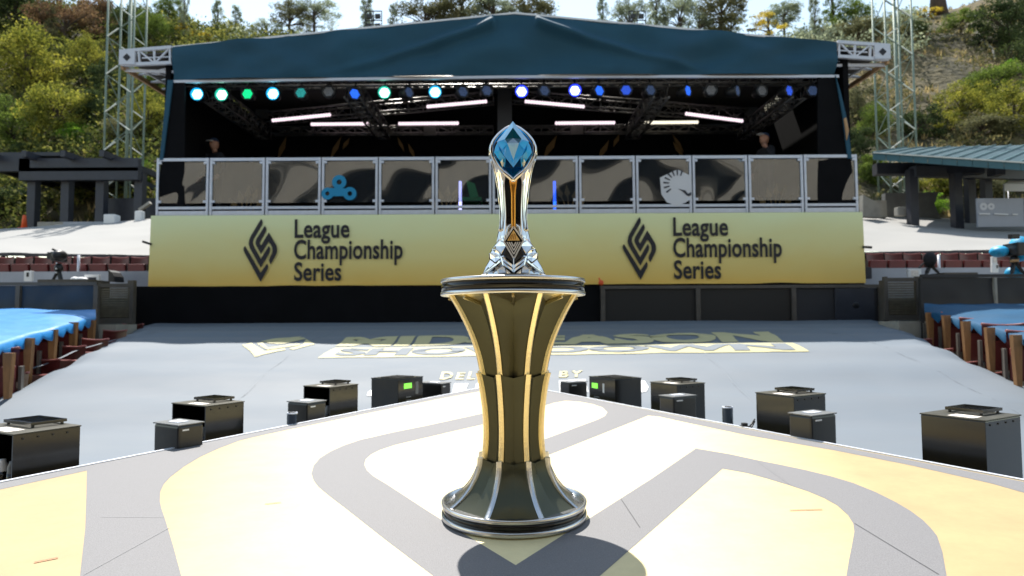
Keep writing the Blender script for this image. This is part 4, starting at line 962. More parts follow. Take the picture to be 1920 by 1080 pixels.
MB().bar(q + Vector((-.2, 0, -.05)), q + Vector((-.1, 0, .04)), .025).build('pan_bar', GUN, C2)
q = P(1902, 490, 10.9); C3 = thing('broadcast_camera', 'large black camera with a bright blue patterned rain cover at the right photo edge', 'camera', (q.x, q.y, q.z - .4), 'broadcast cameras')
tripod(q, .36, C3, .2)
MB().box(q + Vector((0, 0, .2)), (.14, .34, .22)).build('body', GUN, C3, bevel=.02)
MB().box(q + Vector((-.03, -.05, .42)), (.15, .08, .08)).build('viewfinder', GUN, C3, bevel=.01)
k_ = MB(); ellipsoid(k_, q + Vector((-.18, .1, .18)), (.13, .16, .10)); ellipsoid(k_, q + Vector((.16, .08, .22)), (.15, .2, .22)); ellipsoid(k_, q + Vector((.06, .1, -.2)), (.14, .12, .12)); 
k_.build('rain_cover', CYANC, C3)
MB().tube([q + Vector((-.10, -.05, .0)), q + Vector((.02, -.06, .01))], .025, 8).build('grip', TANB, C3)

# ================================================================== BOXES BESIDE THE PODIUM
def caseb(xlft, xc, xrt, ytop, Y, a, kind, lab, zb=.955):
    N = P(xc, ytop, Y); N = Vector((N.x, Y, N.z)); ca, sa = math.cos(R(a)), math.sin(R(a))
    dR = Vector((ca, sa, 0)); dL = Vector((-sa, ca, 0))
    def solve(px, d):
        k = (px - 960) / F; return (k * N.y - N.x) / (d.x - k * d.y)
    LR = solve(xrt, dR); LL = solve(xlft, dL); h = N.z - zb
    name = {'big': 'smoke_machine', 'open': 'equipment_rack', 'small': 'subwoofer_box', 'panel': 'control_unit'}[kind]
    cat = {'big': 'equipment box', 'open': 'equipment box', 'small': 'small box', 'panel': 'control box'}[kind]
    B = thing(name, lab, cat, (N.x, N.y, zb), 'equipment boxes around the podium')
    U = Vector((0, 0, 1))
    def pt(r, l, z): return Vector((N.x, N.y, zb)) + dR * r + dL * l + U * z
    def bx(r0, r1, l0, l1, z0, z1):
        vs = [pt(r, l, z) for r in (r0, r1) for l in (l0, l1) for z in (z0, z1)]
        return MB().add(vs, [(0, 1, 3, 2), (4, 6, 7, 5), (0, 4, 5, 1), (2, 3, 7, 6), (0, 2, 6, 4), (1, 5, 7, 3)])
    body = CASE if kind in ('big', 'open', 'panel') else BOX2
    th = .008
    if kind == 'open':
        # open face on the left side (plane r = 0)
        bx(0, LR, 0, th, 0, h - th).build('side', body, B); bx(0, LR, LL - th, LL, 0, h - th).build('side', body, B)
        bx(LR - th, LR, th + .001, LL - th - .001, 0, h - th).build('side', body, B)
        bx(.01, LR - th - .001, th + .001, LL - th - .001, h * .5, h * .5 + th).build('shelf', body, B)
        for k in range(3):
            c = pt(.06, LL * (.3 + .22 * k), h * .5 + th)
            b_ = MB(); b_.lathe([(0, 0), (.022, 0), (.022, .10), (.014, .115), (.014, .125), (0, .125)], c, 12); bo = b_.build('canister', WHITEP if k % 2 else LIDG, B)
            MB().lathe([(.0225, .02), (.0235, .02), (.0235, .07), (.0225, .07)], c, 12).build('label_band', CASE, bo)
    else:
        bx(0, LR, 0, LL, 0, h - th).build('body', body, B, bevel=.012 if kind == 'small' else .003)
    bx(-.004, LR + .004, -.004, LL + .004, h - th + .001, h).build('lid', CASET if kind in ('big', 'open') else LIDG if kind == 'small' else CASE, B, bevel=.002)
    if kind in ('big', 'open'):
        # raised vent plate
        r0, r1, l0, l1 = LR * .42, LR * .98, LL * .25, LL * .85
        fr = MB(); t2 = .012
        for (a0, a1, b0, b1) in ((r0, r1, l0, l0 + t2), (r0, r1, l1 - t2, l1), (r0, r0 + t2, l0 + t2, l1 - t2), (r1 - t2, r1, l0 + t2, l1 - t2)):
            m_ = bx(a0, a1, b0, b1, h + .012, h + .026); fr.add(m_.v, m_.f)
        for k in range(7):
            b0 = l0 + (l1 - l0) * (k + 1) / 8; m_ = bx(r0 + t2, r1 - t2, b0 - .003, b0 + .003, h + .015, h + .023); fr.add(m_.v, m_.f)
        for (r_, l_) in ((r0 + .01, l0 + .01), (r1 - .02, l0 + .01), (r0 + .01, l1 - .02), (r1 - .02, l1 - .02)):
            m_ = bx(r_, r_ + .01, l_, l_ + .01, h, h + .012); fr.add(m_.v, m_.f)
        fr.build('vent_grille', CASE, B)
        bx(LR * .05, LR * .3, LL * .2, LL * .6, h + .0005, h + .0015).build('sticker', PAPER, B)
        sw = MB()
        for k in range(4):
            m_ = bx(LR * (.12 + .22 * k), LR * (.12 + .22 * k) + .008, -.004, 0, h - .03, h - .022); sw.add(m_.v, m_.f)
            m_ = bx(LR + .0, LR + .004, LL * (.12 + .22 * k), LL * (.12 + .22 * k) + .008, h - .03, h - .022); sw.add(m_.v, m_.f)
        tag(sw.build('rivets', GUN, B), kind='stuff')
    if kind == 'small':
        bx(LR * .25, LR * .7, LL * .3, LL * .7, h, h + .004).build('cover_plate', ALU, B)
        bx(LR * .15, LR * .4, -.003, 0, h - .035, h - .027).build('badge', WHITEP, B)
        for s_ in (0, 1):
            if xc > 960: bx(LR - .0005, LR + .0025, LL * .3, LL * .7, h * .62, h * .70).build('handle_slot', GLOSSB, B); break
            else: bx(-.0025, .0005, LL * .3, LL * .75, h * .60, h * .70).build('handle_slot', GLOSSB, B); break
    if kind == 'panel':
        side_l = xc > 960
        if side_l: # display on the face towards the podium: plane r=0 (left face)
            bx(-.004, 0, LL * .66, LL * .88, h - .10, h - .055).build('display', GREENLCD, B); bx(-.003, 0, LL * .4, LL * .46, h - .13, h - .05).build('label_strip', WHITEP, B)
            for k in range(3): bx(-.003, 0, LL * .6, LL * .8, h - .18 - k * .03, h - .17 - k * .03).build('button_row', LIDG, B)
        else:
            bx(LR * .22, LR * .52, -.004, 0, h - .09, h - .045).build('display', GREENLCD, B); bx(LR * .68, LR * .8, -.003, 0, h - .15, h - .04).build('label_strip', LBM if False else LIDG, B)
            for k in range(3): bx(LR * .3, LR * .5, -.003, 0, h - .17 - k * .03, h - .16 - k * .03).build('button_row', LIDG, B)
        m_ = MB(); 
        for k in range(5):
            q_ = bx(LR * .15, LR * .85, LL * (.2 + .14 * k), LL * (.2 + .14 * k) + .012, h, h + .006); m_.add(q_.v, q_.f)
        m_.build('fan_grille', GUN, B)
    return B
boxes = [(-52, 25, 157, 814, 2.9, 62, 'open', 'largest black rack box at the left photo edge with vent on top'), (294, 335, 386, 797, 3.35, 60, 'small', 'small dark box with grey lid in front of the second left rack'), (327, 386, 460, 761, 3.85, 60, 'open', 'open black rack with canisters, second from the left edge'),
         (541, 577, 613, 755, 4.35, 60, 'small', 'small dark box with grey lid in front of the third left rack'), (571, 619, 672, 726, 4.8, 60, 'open', 'open black rack with canisters left of the trophy stand'), (697, 747, 793, 711, 5.55, 60, 'panel', 'black control box with a green display left of the trophy stand'), (786, 828, 845, 719, 5.95, 60, 'small', 'small dark box nearest the left side of the trophy stand'),
         (1048, 1067, 1099, 717, 6.0, 30, 'small', 'small dark box nearest the right side of the trophy stand'), (1103, 1153, 1200, 711, 5.5, 30, 'panel', 'black control box with a green display right of the trophy stand'), (1217, 1269, 1318, 721, 4.95, 30, 'big', 'tall black box with raised vent behind a small box right of the stand'), (1233, 1262, 1302, 744, 4.55, 30, 'small', 'small dark box in front of the first tall right box'),
         (1413, 1488, 1542, 743, 3.95, 30, 'big', 'tall black box with raised vent, second from the right edge'), (1473, 1521, 1561, 779, 3.5, 30, 'small', 'small dark box with handle slot in front of the second right box'), (1718, 1847, 1903, 788, 3.0, 30, 'big', 'largest black box with raised vent near the right photo edge')]
for b_ in boxes: caseb(*b_)
for px_, yt_, Y, lb in ((548, 774, 4.15, 'short black cylinder beside the small box on the left'), (1364, 763, 4.25, 'black upright cylinder standing alone right of the trophy stand')):
    q = P(px_, yt_, Y); c = thing('flame_tube', lb, 'cylinder', (q.x, Y, .955), 'black tubes beside the podium'); r_ = 9.5 / 1200 * Y; h = q.z - .955
    MB().lathe([(r_, 0), (r_, h), (r_ * .85, h), (r_ * .82, h - .02), (0, h - .02)], (q.x, Y, .955), 24).build('tube', CASE, c)
    MB().lathe([(r_ * 1.02, h - .006), (r_ * 1.02, h + .003), (r_ * .84, h + .003)], (q.x, Y, .955), 24).build('rim', ALU, c)
q = P(1396, 800, 3.95); c = thing('cable_clamp', 'small black clamp with cables between the lone cylinder and the tall right box', 'clamp', (q.x, 3.95, .955))
MB().box(q + Vector((0, 0, -.02)), (.05, .06, .05)).box(q + Vector((0, 0, .015)), (.03, .03, .015)).bb((q.x - .01, 3.94, .955), (q.x + .01, 3.96, q.z - .045)).build('body', GUN, c)
MB().tube([P(1403, 803, 3.95), P(1409, 795, 3.97), P(1415, 786, 4.0)], .005, 6).tube([P(1402, 806, 3.95), P(1410, 800, 3.97), P(1415, 790, 4.0)], .005, 6).build('cable', GUN, c)

# ================================================================== TROPHY STAND
YC = 2.18; XC = P(963, 780, YC).x; pxm = YC / F
def zy(y): return P(963, y, YC).z
PED = thing('trophy_stand', 'flared bronze and gold trophy stand with round black rimmed top and ringed base', 'stand', (XC, YC, ZF + .004))
C0 = (XC, YC, 0); z0 = ZF + .005
MB().lathe([(.10, 0), (.2415, 0), (.2425, .003), (.2425, .012), (.2405, .015), (.10, .015)], (XC, YC, z0), 96).build('base_ring', SILVER, PED)
MB().lathe([(.10, .0152), (.2365, .0152), (.2365, .0385), (.10, .0385)], (XC, YC, z0), 96).build('base_band', GLOSSB, PED)
MB().lathe([(.10, .0387), (.2405, .0387), (.2425, .041), (.2425, .0495), (.2405, .052), (.232, .052), (.232, .046), (.10, .046)], (XC, YC, z0), 96).build('base_ring', SILVER, PED)
# top discs
MB().lathe([(.0, 2.087), (.243, 2.087), (.2455, 2.089), (.2455, 2.0985), (.243, 2.1), (.0, 2.1)], C0, 96).build('top_disc', SILVER, PED)
MB().lathe([(.0, 2.1003), (.2425, 2.1003), (.2425, 2.1295), (.0, 2.1295)], C0, 96).build('top_band', GLOSSB, PED)
MB().lathe([(.0, 2.1298), (.243, 2.1298), (.2455, 2.131), (.2455, 2.140), (.243, 2.142), (.0, 2.142)], C0, 96).build('top_disc', SILVER, PED)
cone = MB(); cone.lathe([(.228, 2.0865), (.10, 2.045), (.03, 2.015), (.0, 2.01)], C0, 8, smooth=False); cone.build('underside_cone', GOLDM, PED)
for k in range(8):
    an = R(k * 45 + 0); MB().bar((XC, YC, 2.012), (XC + .22 * math.cos(an), YC + .22 * math.sin(an), 2.078), .008, .008).build('underside_rib', GOLDM, PED)
sc = 1 / .924
tiers = [([(548, 121), (555, 117.5), (578, 104), (600, 93), (620, 84), (640, 76.5), (665, 69), (697, 62.5), (712, 59.5)], 0), ([(697, 69.5), (715, 65.5), (740, 61.5), (770, 58), (800, 56.5), (825, 57), (852, 59.5), (866, 61)], 1), ([(852, 67), (868, 68.5), (885, 74), (905, 84), (922, 97), (934, 110), (943, 122)], 2)]
def interp(pts, y):
    for (a, ra), (b, rb) in zip(pts, pts[1:]):
        if y <= b: return ra + (rb - ra) * (y - a) / (b - a)
    return pts[-1][1]
def smooth_prof(pts, n=18):
    out = []
    ys = [pts[0][0] + (pts[-1][0] - pts[0][0]) * i / n for i in range(n + 1)]
    # Catmull style
    for y in ys:
        k = max(i for i in range(len(pts)) if pts[i][0] <= y + 1e-6); k = min(k, len(pts) - 2)
        p0, p1, p2, p3 = pts[max(k - 1, 0)], pts[k], pts[k + 1], pts[min(k + 2, len(pts) - 1)]
        t = (y - p1[0]) / (p2[0] - p1[0]); m1 = (p2[1] - p0[1]) / (p2[0] - p0[0]) * (p2[0] - p1[0]); m2 = (p3[1] - p1[1]) / (p3[0] - p1[0]) * (p2[0] - p1[0])
        r = (2 * t ** 3 - 3 * t * t + 1) * p1[1] + (t ** 3 - 2 * t * t + t) * m1 + (-2 * t ** 3 + 3 * t * t) * p2[1] + (t ** 3 - t * t) * m2
        out.append((zy(y), (r - 5.5) * pxm * sc))
    return out
for pts, ti in tiers:
    prof = smooth_prof(pts); zt0, zt1 = prof[0][0], prof[-1][0]
    for k in range(8):
        a0 = R(22.5 + 45 * k - 90 - 45); a1 = a0 + R(45); am = (a0 + a1) / 2
        # folded panel between two ribs
        vs = []; fs = []; nz = len(prof); cols = 9
        for i, (z, r) in enumerate(prof):
            f_ = i / (nz - 1); dep = {0: .66 + .04 * f_, 1: .74 + .03 * f_, 2: .81 + .12 * f_ ** .7}[ti]
            for j in range(cols):
                u = j / (cols - 1); w_ = 1 - abs(2 * u - 1)
                pa = Vector((math.cos(a0), math.sin(a0), 0)) * r; pb = Vector((math.cos(a1), math.sin(a1), 0)) * r; pm = Vector((math.cos(am), math.sin(am), 0)) * r * dep
                ws = w_ ** .85
                if u <= .5: p = pa.lerp(pm, w_)
                else: p = pb.lerp(pm, w_)
                bul = {0: 0, 1: .0, 2: .0}[ti]
                drop = (.040 if ti == 0 else .014) * w_ * (1 - f_) ** 2
                zz = z - drop
                p = p + Vector((XC, YC, zz)); vs.append(p)
        for i in range(nz - 1):
            for j in range(cols - 1): q_ = i * cols + j; fs.append((q_, q_ + 1, q_ + cols + 1, q_ + cols))
        pnl = MB().add(vs, fs, True)
        for idx in range(len(pnl.sm)): pnl.sm[idx] = True
        o = pnl.build('fluted_panel', PANELM, PED, fix=False)
        # split the crease so that it reads as a fold
        bm = bmesh.new(); bm.from_mesh(o.data); es = [e for e in bm.edges if all(v.index % cols == cols // 2 for v in e.verts)]
        bmesh.ops.split_edges(bm, edges=es); bm.to_mesh(o.data); bm.free()
        # rib
        rb = MB(); er = Vector((math.cos(a0), math.sin(a0), 0)); et = Vector((-math.sin(a0), math.cos(a0), 0)); hw = .0088; vs = []; fs = []
        for i, (z, r) in enumerate(prof):
            tn = Vector((0, 0, 0))
            for (dr, dt) in ((-.008, -hw), (.003, -hw), (.0075, -hw * .45), (.0075, hw * .45), (.003, hw), (-.008, hw)):
                vs.append(Vector((XC, YC, z)) + er * (r + dr) + et * dt)
        m6 = 6
        for i in range(nz - 1):
            for j in range(m6): fs.append((i * m6 + j, i * m6 + (j + 1) % m6, (i + 1) * m6 + (j + 1) % m6, (i + 1) * m6 + j))
        fs.append(tuple(range(m6))); fs.append(tuple((nz - 1) * m6 + j for j in range(m6)))
        rb.add(vs, fs, False).build('rib', GOLDM if ti < 2 else SILVER, PED)  # gold ribs; lowest tier silver, the sky's reflection put into its colour
MB().lathe([(.02, 2.02), (.03, 1.9), (.03, 1.5), (.12, 1.40)], C0, 16).build('core', GLOSSB, PED)

# ================================================================== TROPHY
XT = P(962.5, 400, YC).x; ZT = 2.1425
def tzz(y): return max(P(962, y, YC).z, ZT)
TRO = thing('trophy', 'tall chrome trophy holding a blue crystal on the round stand top', 'trophy', (XT, YC, ZT))
OUT = [(238, 5), (240.7, 13), (245, 20), (250, 26), (257, 33.5), (264, 39.5), (272, 44), (279, 46.5), (288, 47), (297, 44), (309, 39.5), (322, 36), (338.5, 32.5), (352, 30.5), (368, 28.5), (384, 27), (398, 26), (412, 26), (427, 27.5), (442, 30.5), (454, 34), (466, 37), (480, 41), (496, 46), (516, 53)]
OPN = [(238, .5), (242, 6), (246, 13), (250, 18), (257, 26), (264, 32), (272, 37), (279, 39.5), (288, 40), (297, 37.5), (303, 34.5), (311, 30), (318, 25.5), (326, 18.5), (332.6, 11), (338, 5), (343, .6), (344, .05)]
def ip(pts, y):
    if y <= pts[0][0]: return pts[0][1]
    k = max(i for i in range(len(pts)) if pts[i][0] <= y); k = min(k, len(pts) - 2)
    p0, p1, p2, p3 = pts[max(k - 1, 0)], pts[k], pts[k + 1], pts[min(k + 2, len(pts) - 1)]
    if y > pts[-1][0]: return pts[-1][1]
    t = (y - p1[0]) / (p2[0] - p1[0]); m1 = (p2[1] - p0[1]) / (p2[0] - p0[0]) * (p2[0] - p1[0]); m2 = (p3[1] - p1[1]) / (p3[0] - p1[0]) * (p2[0] - p1[0])
    return (2 * t ** 3 - 3 * t * t + 1) * p1[1] + (t ** 3 - 2 * t * t + t) * m1 + (-2 * t ** 3 + 3 * t * t) * p2[1] + (t ** 3 - t * t) * m2
def dep(y):
    if y < 300: return .62 + .1 * max(0, (260 - y) / 22)
    if y < 430: return .62 + (y - 300) / 130 * .16
    return .78
def body_pt(phi, y, k=1.0, groove=True):
    a = ip(OUT, y) * pxm * k; b = a * dep(y)
    g = 1.0
    if groove:
        s_ = max(0, min(1, (y - 338) / 12)) * max(0, min(1, (470 - y) / 25)); ap = abs(phi)
        g -= .09 * s_ * math.exp(-(ap / .14) ** 2)
        g += .05 * math.exp(-((ap - .55) / .13) ** 2) * s_
        s2 = max(0, min(1, (y - 285) / 40))
        g -= .055 * s2 * math.exp(-((ap - 1.0) / .10) ** 2); g += .02 * s2 * math.exp(-((ap - 2.2) / .2) ** 2)
    if y > 444:  # faceted foot
        fct = min(1, (y - 444) / 10)
        n8 = 8; seg = 2 * math.pi / n8; loc = ((phi + seg / 2) % seg) - seg / 2
        g *= 1 + fct * (math.cos(seg / 2) / math.cos(loc) - 1)
    return Vector((XT + a * math.sin(phi) * (g if True else 1), YC - b * math.cos(phi) * g, tzz(y)))
ysamp = [238 + i * 1.5 for i in range(186)]
NPH = 96
def loft(k, name, material, groove=True, ymax=517):
    vs = []; fs = []; rows = [y for y in ysamp if y <= ymax]
    for y in rows:
        a = max(ip(OUT, y), .6); o = max(0, min(ip(OPN, y), a * .97)) if y < 344 else 0
        po = math.asin(min(.985, o / a / (k if k < 1 else 1))) if o > 0 else 0
        for j in range(NPH + 1):
            phi = po + (2 * math.pi - 2 * po) * j / NPH
            ph = phi if phi <= math.pi else phi - 2 * math.pi
            vs.append(body_pt(ph, y, k, groove))
    for i in range(len(rows) - 1):
        for j in range(NPH): q_ = i * (NPH + 1) + j; fs.append((q_, q_ + 1, q_ + NPH + 2, q_ + NPH + 1))
    return MB().add(vs, fs, True).build(name, material, TRO, fix=False)
loft(1.0, 'body', CHROME); loft(.88, 'inner_shell', CHROME, False, 345)
yy = 241.0
left = []
while yy <= 343.5:
    a = ip(OUT, yy); o = min(ip(OPN, yy), a * .97); ph = math.asin(min(.985, o / a)); left.append((ph, yy)); yy += 1.5
pts = [body_pt(-p, y, 1.0, False) for p, y in left] + [body_pt(p, y, 1.0, False) for p, y in left[::-1]]
rs = [.0048] * len(pts)
MB().tube(pts + [pts[0]], .0080, 10).build('opening_rim', CHROME, TRO)
# side fins running down from the rim
for s in (-1, 1):
    MB().tube([body_pt(s * (1.35 - .0015 * (y - 300)), y, 1.0, False) for y in range(300, 440, 5)], [.0035 + .0008 * math.sin(i) for i in range(28)], 8).build('side_fin', CHROME, TRO)
    MB().tube([body_pt(s * (.62 + .002 * (y - 345)), y, 1.01) for y in range(345, 436, 5)], .0022, 8).build('front_fin', CHROME, TRO)
# gold inlay in the front groove
vs = []; fs = []; ysr = list(range(343, 436, 3))
for y in ysr:
    w_ = 3.7 if y > 368 else 3.7 + (368 - y) * .14
    for dx, dy in ((-w_, .0), (-w_ * .4, -.003), (w_ * .4, -.003), (w_, .0)):
        p = body_pt(0, y); vs.append(Vector((XT + dx * pxm, p.y - .003 + dy, p.z)))
for i in range(len(ysr) - 1):
    for j in range(3): q_ = i * 4 + j; fs.append((q_, q_ + 1, q_ + 5, q_ + 4))
MB().add(vs, fs, True).build('gold_inlay', GOLDB, TRO, fix=False)
# armour plates on the foot
def surf(x, y, off):
    a = ip(OUT, y) * 1.03; dx = (x - 962.5); s = max(-1, min(1, dx / max(a, abs(dx) * 1.001))); b = a * dep(y) * pxm
    return Vector((XT + dx * pxm, YC - b * math.sqrt(max(0, 1 - s * s)) - off, tzz(y)))
def plate(pts, off, th, name, material, mir=True, tilt=0):
    for s in ((-1, 1) if mir else (1,)):
        pp = []
        for x, y in pts:
            dx = x - 962.5; x2 = 962.5 + (dx if s == 1 else -dx)
            pp.append(surf(x2, y, off + (abs(dx) * tilt * pxm)))
        mb = MB(); n = len(pp); c = sum(pp, Vector()) / n + Vector((0, -th * 1.1, 0))
        inner = [p.lerp(c, .22) + Vector((0, -th, 0)) for p in pp]
        bk_ = [p + Vector((0, .012, 0)) for p in pp]
        vs = bk_ + pp + inner + [c]; fs = []
        for i in range(n):
            j = (i + 1) % n; fs += [(i, j, n + j, n + i), (n + i, n + j, 2 * n + j, 2 * n + i), (2 * n + i, 2 * n + j, 3 * n)]
        mb.add(vs, fs).build(name, material, TRO)
plate([(938, 453), (947, 458), (951, 465), (941, 480), (928, 469), (927, 463)], .006, .004, 'shoulder_plate', CHROME)
plate([(936, 450), (944, 447), (949, 456), (938, 456), (927, 464), (921, 467)], .0, .003, 'shoulder_ridge', CHROME)
plate([(916, 475), (927, 480), (938, 483), (940, 489), (929, 497), (917, 486)], .006, .004, 'knee_plate', CHROME)
plate([(921, 467), (930, 470), (938, 478), (939, 484), (926, 478), (918, 474)], .002, .003, 'knee_ridge', CHROME)
plate([(938, 487), (942, 492), (925, 506), (907, 517), (901, 517)], .006, .003, 'foot_spur', CHROME)
plate([(918, 487), (928, 497), (918, 505), (903, 516), (910, 500)], .003, .003, 'foot_blade', CHROME)
plate([(938, 484), (943, 483), (962, 501), (962, 508), (940, 491)], .014, .003, 'front_chevron', CHROME)
plate([(940, 491), (944, 492), (962, 509), (962, 515), (942, 500)], .016, .003, 'front_chevron', CHROME)
plate([(942, 501), (948, 505), (950, 516), (934, 516), (932, 508)], .006, .004, 'foot_panel', SILVER)
plate([(942, 480), (948, 468), (962, 490), (962, 498), (945, 484)], .010, .002, 'breast_plate', GLOSSB)
# keel
kp = [surf(962.5, y, .012) for y in range(486, 516, 4)]; MB().tube(kp, .002, 6).build('keel', CHROME, TRO)
# emblem diamond
def dpt(x, y, off): 
    q_ = surf(962.5, 462, off); return Vector((XT + (x - 963.5) * pxm, q_.y + (-.0), tzz(y)))
dm = [(963.5, 431), (981.5, 456), (964, 489.5), (946, 458)]
MB().prism([dpt(x, y, .018) for x, y in dm], (0, .012, 0)).build('emblem_plate', GLOSSB, TRO)
ef = MB(); 
for i in range(4): a, b = dm[i], dm[(i + 1) % 4]; ef.bar(dpt(*a, .0215), dpt(*b, .0215), .0052, .0052)
ef.build('emblem_frame', SILVERD, TRO)
MB().prism([dpt(x, y, .0205) for x, y in ((963.5, 437), (975, 456), (952, 456))], (0, .003, 0)).build('emblem_crest', GOLDD, TRO)
eg = MB()
for k in range(4): eg.bar(dpt(956 + k * 3.4, 454.5, .0215), dpt(960 + k * 2.6, 447 - (2 - abs(k - 1.5)) * 2, .0215), .0016)
eg.build('crest_line', GOLDB, TRO)
ev = MB()
for k in range(3):
    hw_ = 12 - k * 4; yb_ = 481 - k * 7; ev.bar(dpt(963.5 - hw_, 459, .0205), dpt(963.8, yb_, .0225), .0038).bar(dpt(963.5 + hw_, 459, .0225), dpt(963.8, yb_, .0225), .0038)
ev.build('emblem_chevron', SILVERD, TRO)
for s in (-1, 1):
    MB().tube([surf(962.5 + s * 5, 424, .004), surf(962.5 + s * 11, 429, .008), surf(962.5 + s * 14, 442, .012), surf(962.5 + s * 17, 456, .016)], .0022, 6).build('emblem_arm', CHROME, TRO)
# crystal
def c3(x, y, d): return Vector((XT + (x - 962.5) * pxm, YC + d, P(962, y, YC).z))
yf = -.075
CR = [c3(962.5, 235, yf + .03), c3(992.5, 273, yf + .026), c3(979, 300, yf + .02), c3(963, 321, yf + .022), c3(946, 300, yf + .02), c3(932.5, 273, yf + .026)]
TB = [c3(962.5, 249.5, yf + .012), c3(978, 271, yf + .008), c3(973.5, 279, yf + .004), c3(963, 309, yf + .008), c3(952, 279, yf + .004), c3(947.5, 271, yf + .008)]
BKP = [c3(962.5, 262, .0), c3(975, 276, .004), c3(962.5, 300, .0), c3(950, 276, .004)]
vs = CR + TB + BKP; fs = []
for i in range(6):
    j = (i + 1) % 6
    mid = None
    if i in (1, 2, 3, 4): fs += [(i, j, 6 + j), (i, 6 + j, 6 + i)]
fs += [(0, 1, 13, 12), (1, 2, 13), (2, 3, 14), (2, 14, 13), (3, 4, 14), (4, 15, 14), (4, 5, 15), (5, 0, 12, 15), (12, 13, 14, 15)]
MB().add(vs, fs).build('crystal', CRYSTAL, TRO)
MB().add([CR[5], CR[0], CR[1], TB[5], TB[0], TB[1]], [(0, 1, 4), (0, 4, 3), (1, 2, 5), (1, 5, 4)]).build('crystal_bevel', CRYSTALB, TRO, fix=False)
ctr = c3(962.7, 268, yf + .016); lowc = c3(962.7, 286, yf + .0)
MB().add([TB[0], TB[1], TB[2], TB[4], TB[5], ctr], [(0, 1, 5), (1, 2, 5), (2, 3, 5), (3, 4, 5), (4, 0, 5)]).build('crystal_table', CRYSTALD, TRO, fix=False)
MB().add([TB[2], TB[3], TB[4], lowc], [(0, 1, 3), (1, 2, 3), (2, 0, 3)]).build('crystal_keel', CRYSTALP, TRO, fix=False)
fq = MB()
for s_ in (-1, 1):
    for q4 in (((992.5, 273, .026), (978, 271, .008), (973.5, 279, .004), (985, 287, .016)), ((985, 287, .016), (973.5, 279, .004), (963, 309, .008), (974, 306, .014))):
        pass
    fq.add([c3(962.5 + s_ * (x - 962.5), y, yf + d - .002) for x, y, d in ((991, 274, .026), (979, 275, .010), (974, 281, .006), (983, 289, .016))], [(0, 1, 2), (0, 2, 3)])
fq.build('crystal_facet', CRYSTALM, TRO, fix=False)
MB().prism([c3(962.5, 252, yf + .016), c3(976, 270.5, yf + .016), c3(972, 277.5, yf + .016), c3(953, 277.5, yf + .016), c3(949, 270.5, yf + .016)], (0, .012, 0)).build('crystal_core', CRYSTALD, TRO)
for s in (-1, 1):
    def cs(x, y, d): return c3(962.5 + s * (x - 962.5) , y, d)
    MB().add([cs(990, 272, yf + .03), cs(995, 280, yf + .035), cs(998, 291, yf + .036), cs(990, 304, yf + .03), cs(978, 319, yf + .034), cs(976, 304, yf + .028), cs(988, 290, yf + .018), cs(991, 292, yf + .06), cs(984, 306, yf + .05)],
             [(0, 1, 6), (1, 2, 6), (2, 3, 6), (3, 4, 5), (3, 5, 6), (0, 6, 5), (0, 7, 1), (1, 7, 2), (2, 7, 3), (3, 8, 4), (4, 8, 5), (3, 7, 8), (5, 8, 7), (0, 5, 7)]).build('crystal_petal', CRYSTALM, TRO)
    MB().add([cs(981, 304, yf + .02), cs(986, 311, yf + .02), cs(982, 321, yf + .02), cs(978, 312, yf + .02), cs(982, 312, yf + .012), cs(982, 312, yf + .03)], [(0, 1, 4), (1, 2, 4), (2, 3, 4), (3, 0, 4), (1, 0, 5), (2, 1, 5), (3, 2, 5), (0, 3, 5)]).build('gold_stud', GOLDM, TRO)

# ================================================================== TOWERS
def tower(pxb, pyb, pxt, pyt, Y, wpx, lab, nseg=12):
    b = P(pxb, pyb, Y); t = P(pxt, pyt, Y); zt2 = t.z; xb = (b.x + t.x) / 2; wd = wpx / F * Y
    TW = thing('lattice_tower', lab, 'tower', (xb, Y, hill(xb, 20) - .4), 'lattice towers beside the stage')
    zb2 = 4.0; nseg = 16; hs = wd / 2
    cs = [(-hs, -hs * .8), (hs, -hs * .8), (hs, hs * .8), (-hs, hs * .8)]
    for cx, cy in cs: MB().tube([(xb + cx, Y + cy, zb2), (xb + cx, Y + cy, zt2)], 0.036, 8).build('leg', TOWER, TW)
    MB().tube([(xb + .1, Y, zb2), (xb + .1, Y, zt2)], .06, 8).build('riser_pipe', TOWER, TW)
    for i in range(nseg):
        z0_ = zb2 + (zt2 - zb2) * i / nseg; z1_ = zb2 + (zt2 - zb2) * (i + 1) / nseg
        for k in range(4):
            a = cs[k]; c = cs[(k + 1) % 4]
            if (i + k) % 2: a, c = c, a
            strap = (k in (0, 2)) and i % 1 == 0 and False
            MB().bar((xb + a[0], Y + a[1], z0_), (xb + c[0], Y + c[1], z1_), .026).build('brace', TOWER, TW)
            if k % 2 == 0:
                m0 = Vector((xb + a[0], Y + a[1] - .03, z0_)); m1 = Vector((xb + c[0], Y + c[1] - .03, z1_))
                q1 = m0.lerp(m1, .04 if (i + k) % 2 else .02); q2 = m0.lerp(m1, .42)
                if i % 2 == 0 or k == 0: MB().bar(q1, q2, .035, .035).build('bright_brace', TOWERW, TW)
    return TW
tower(236, 300, 238, -60, 22.6, 50, 'pale lattice tower rising through the trees left of the stage')
tower(1684, 300, 1666, -60, 23.5, 50, 'pale green lattice tower right of the stage in front of the dry slope')

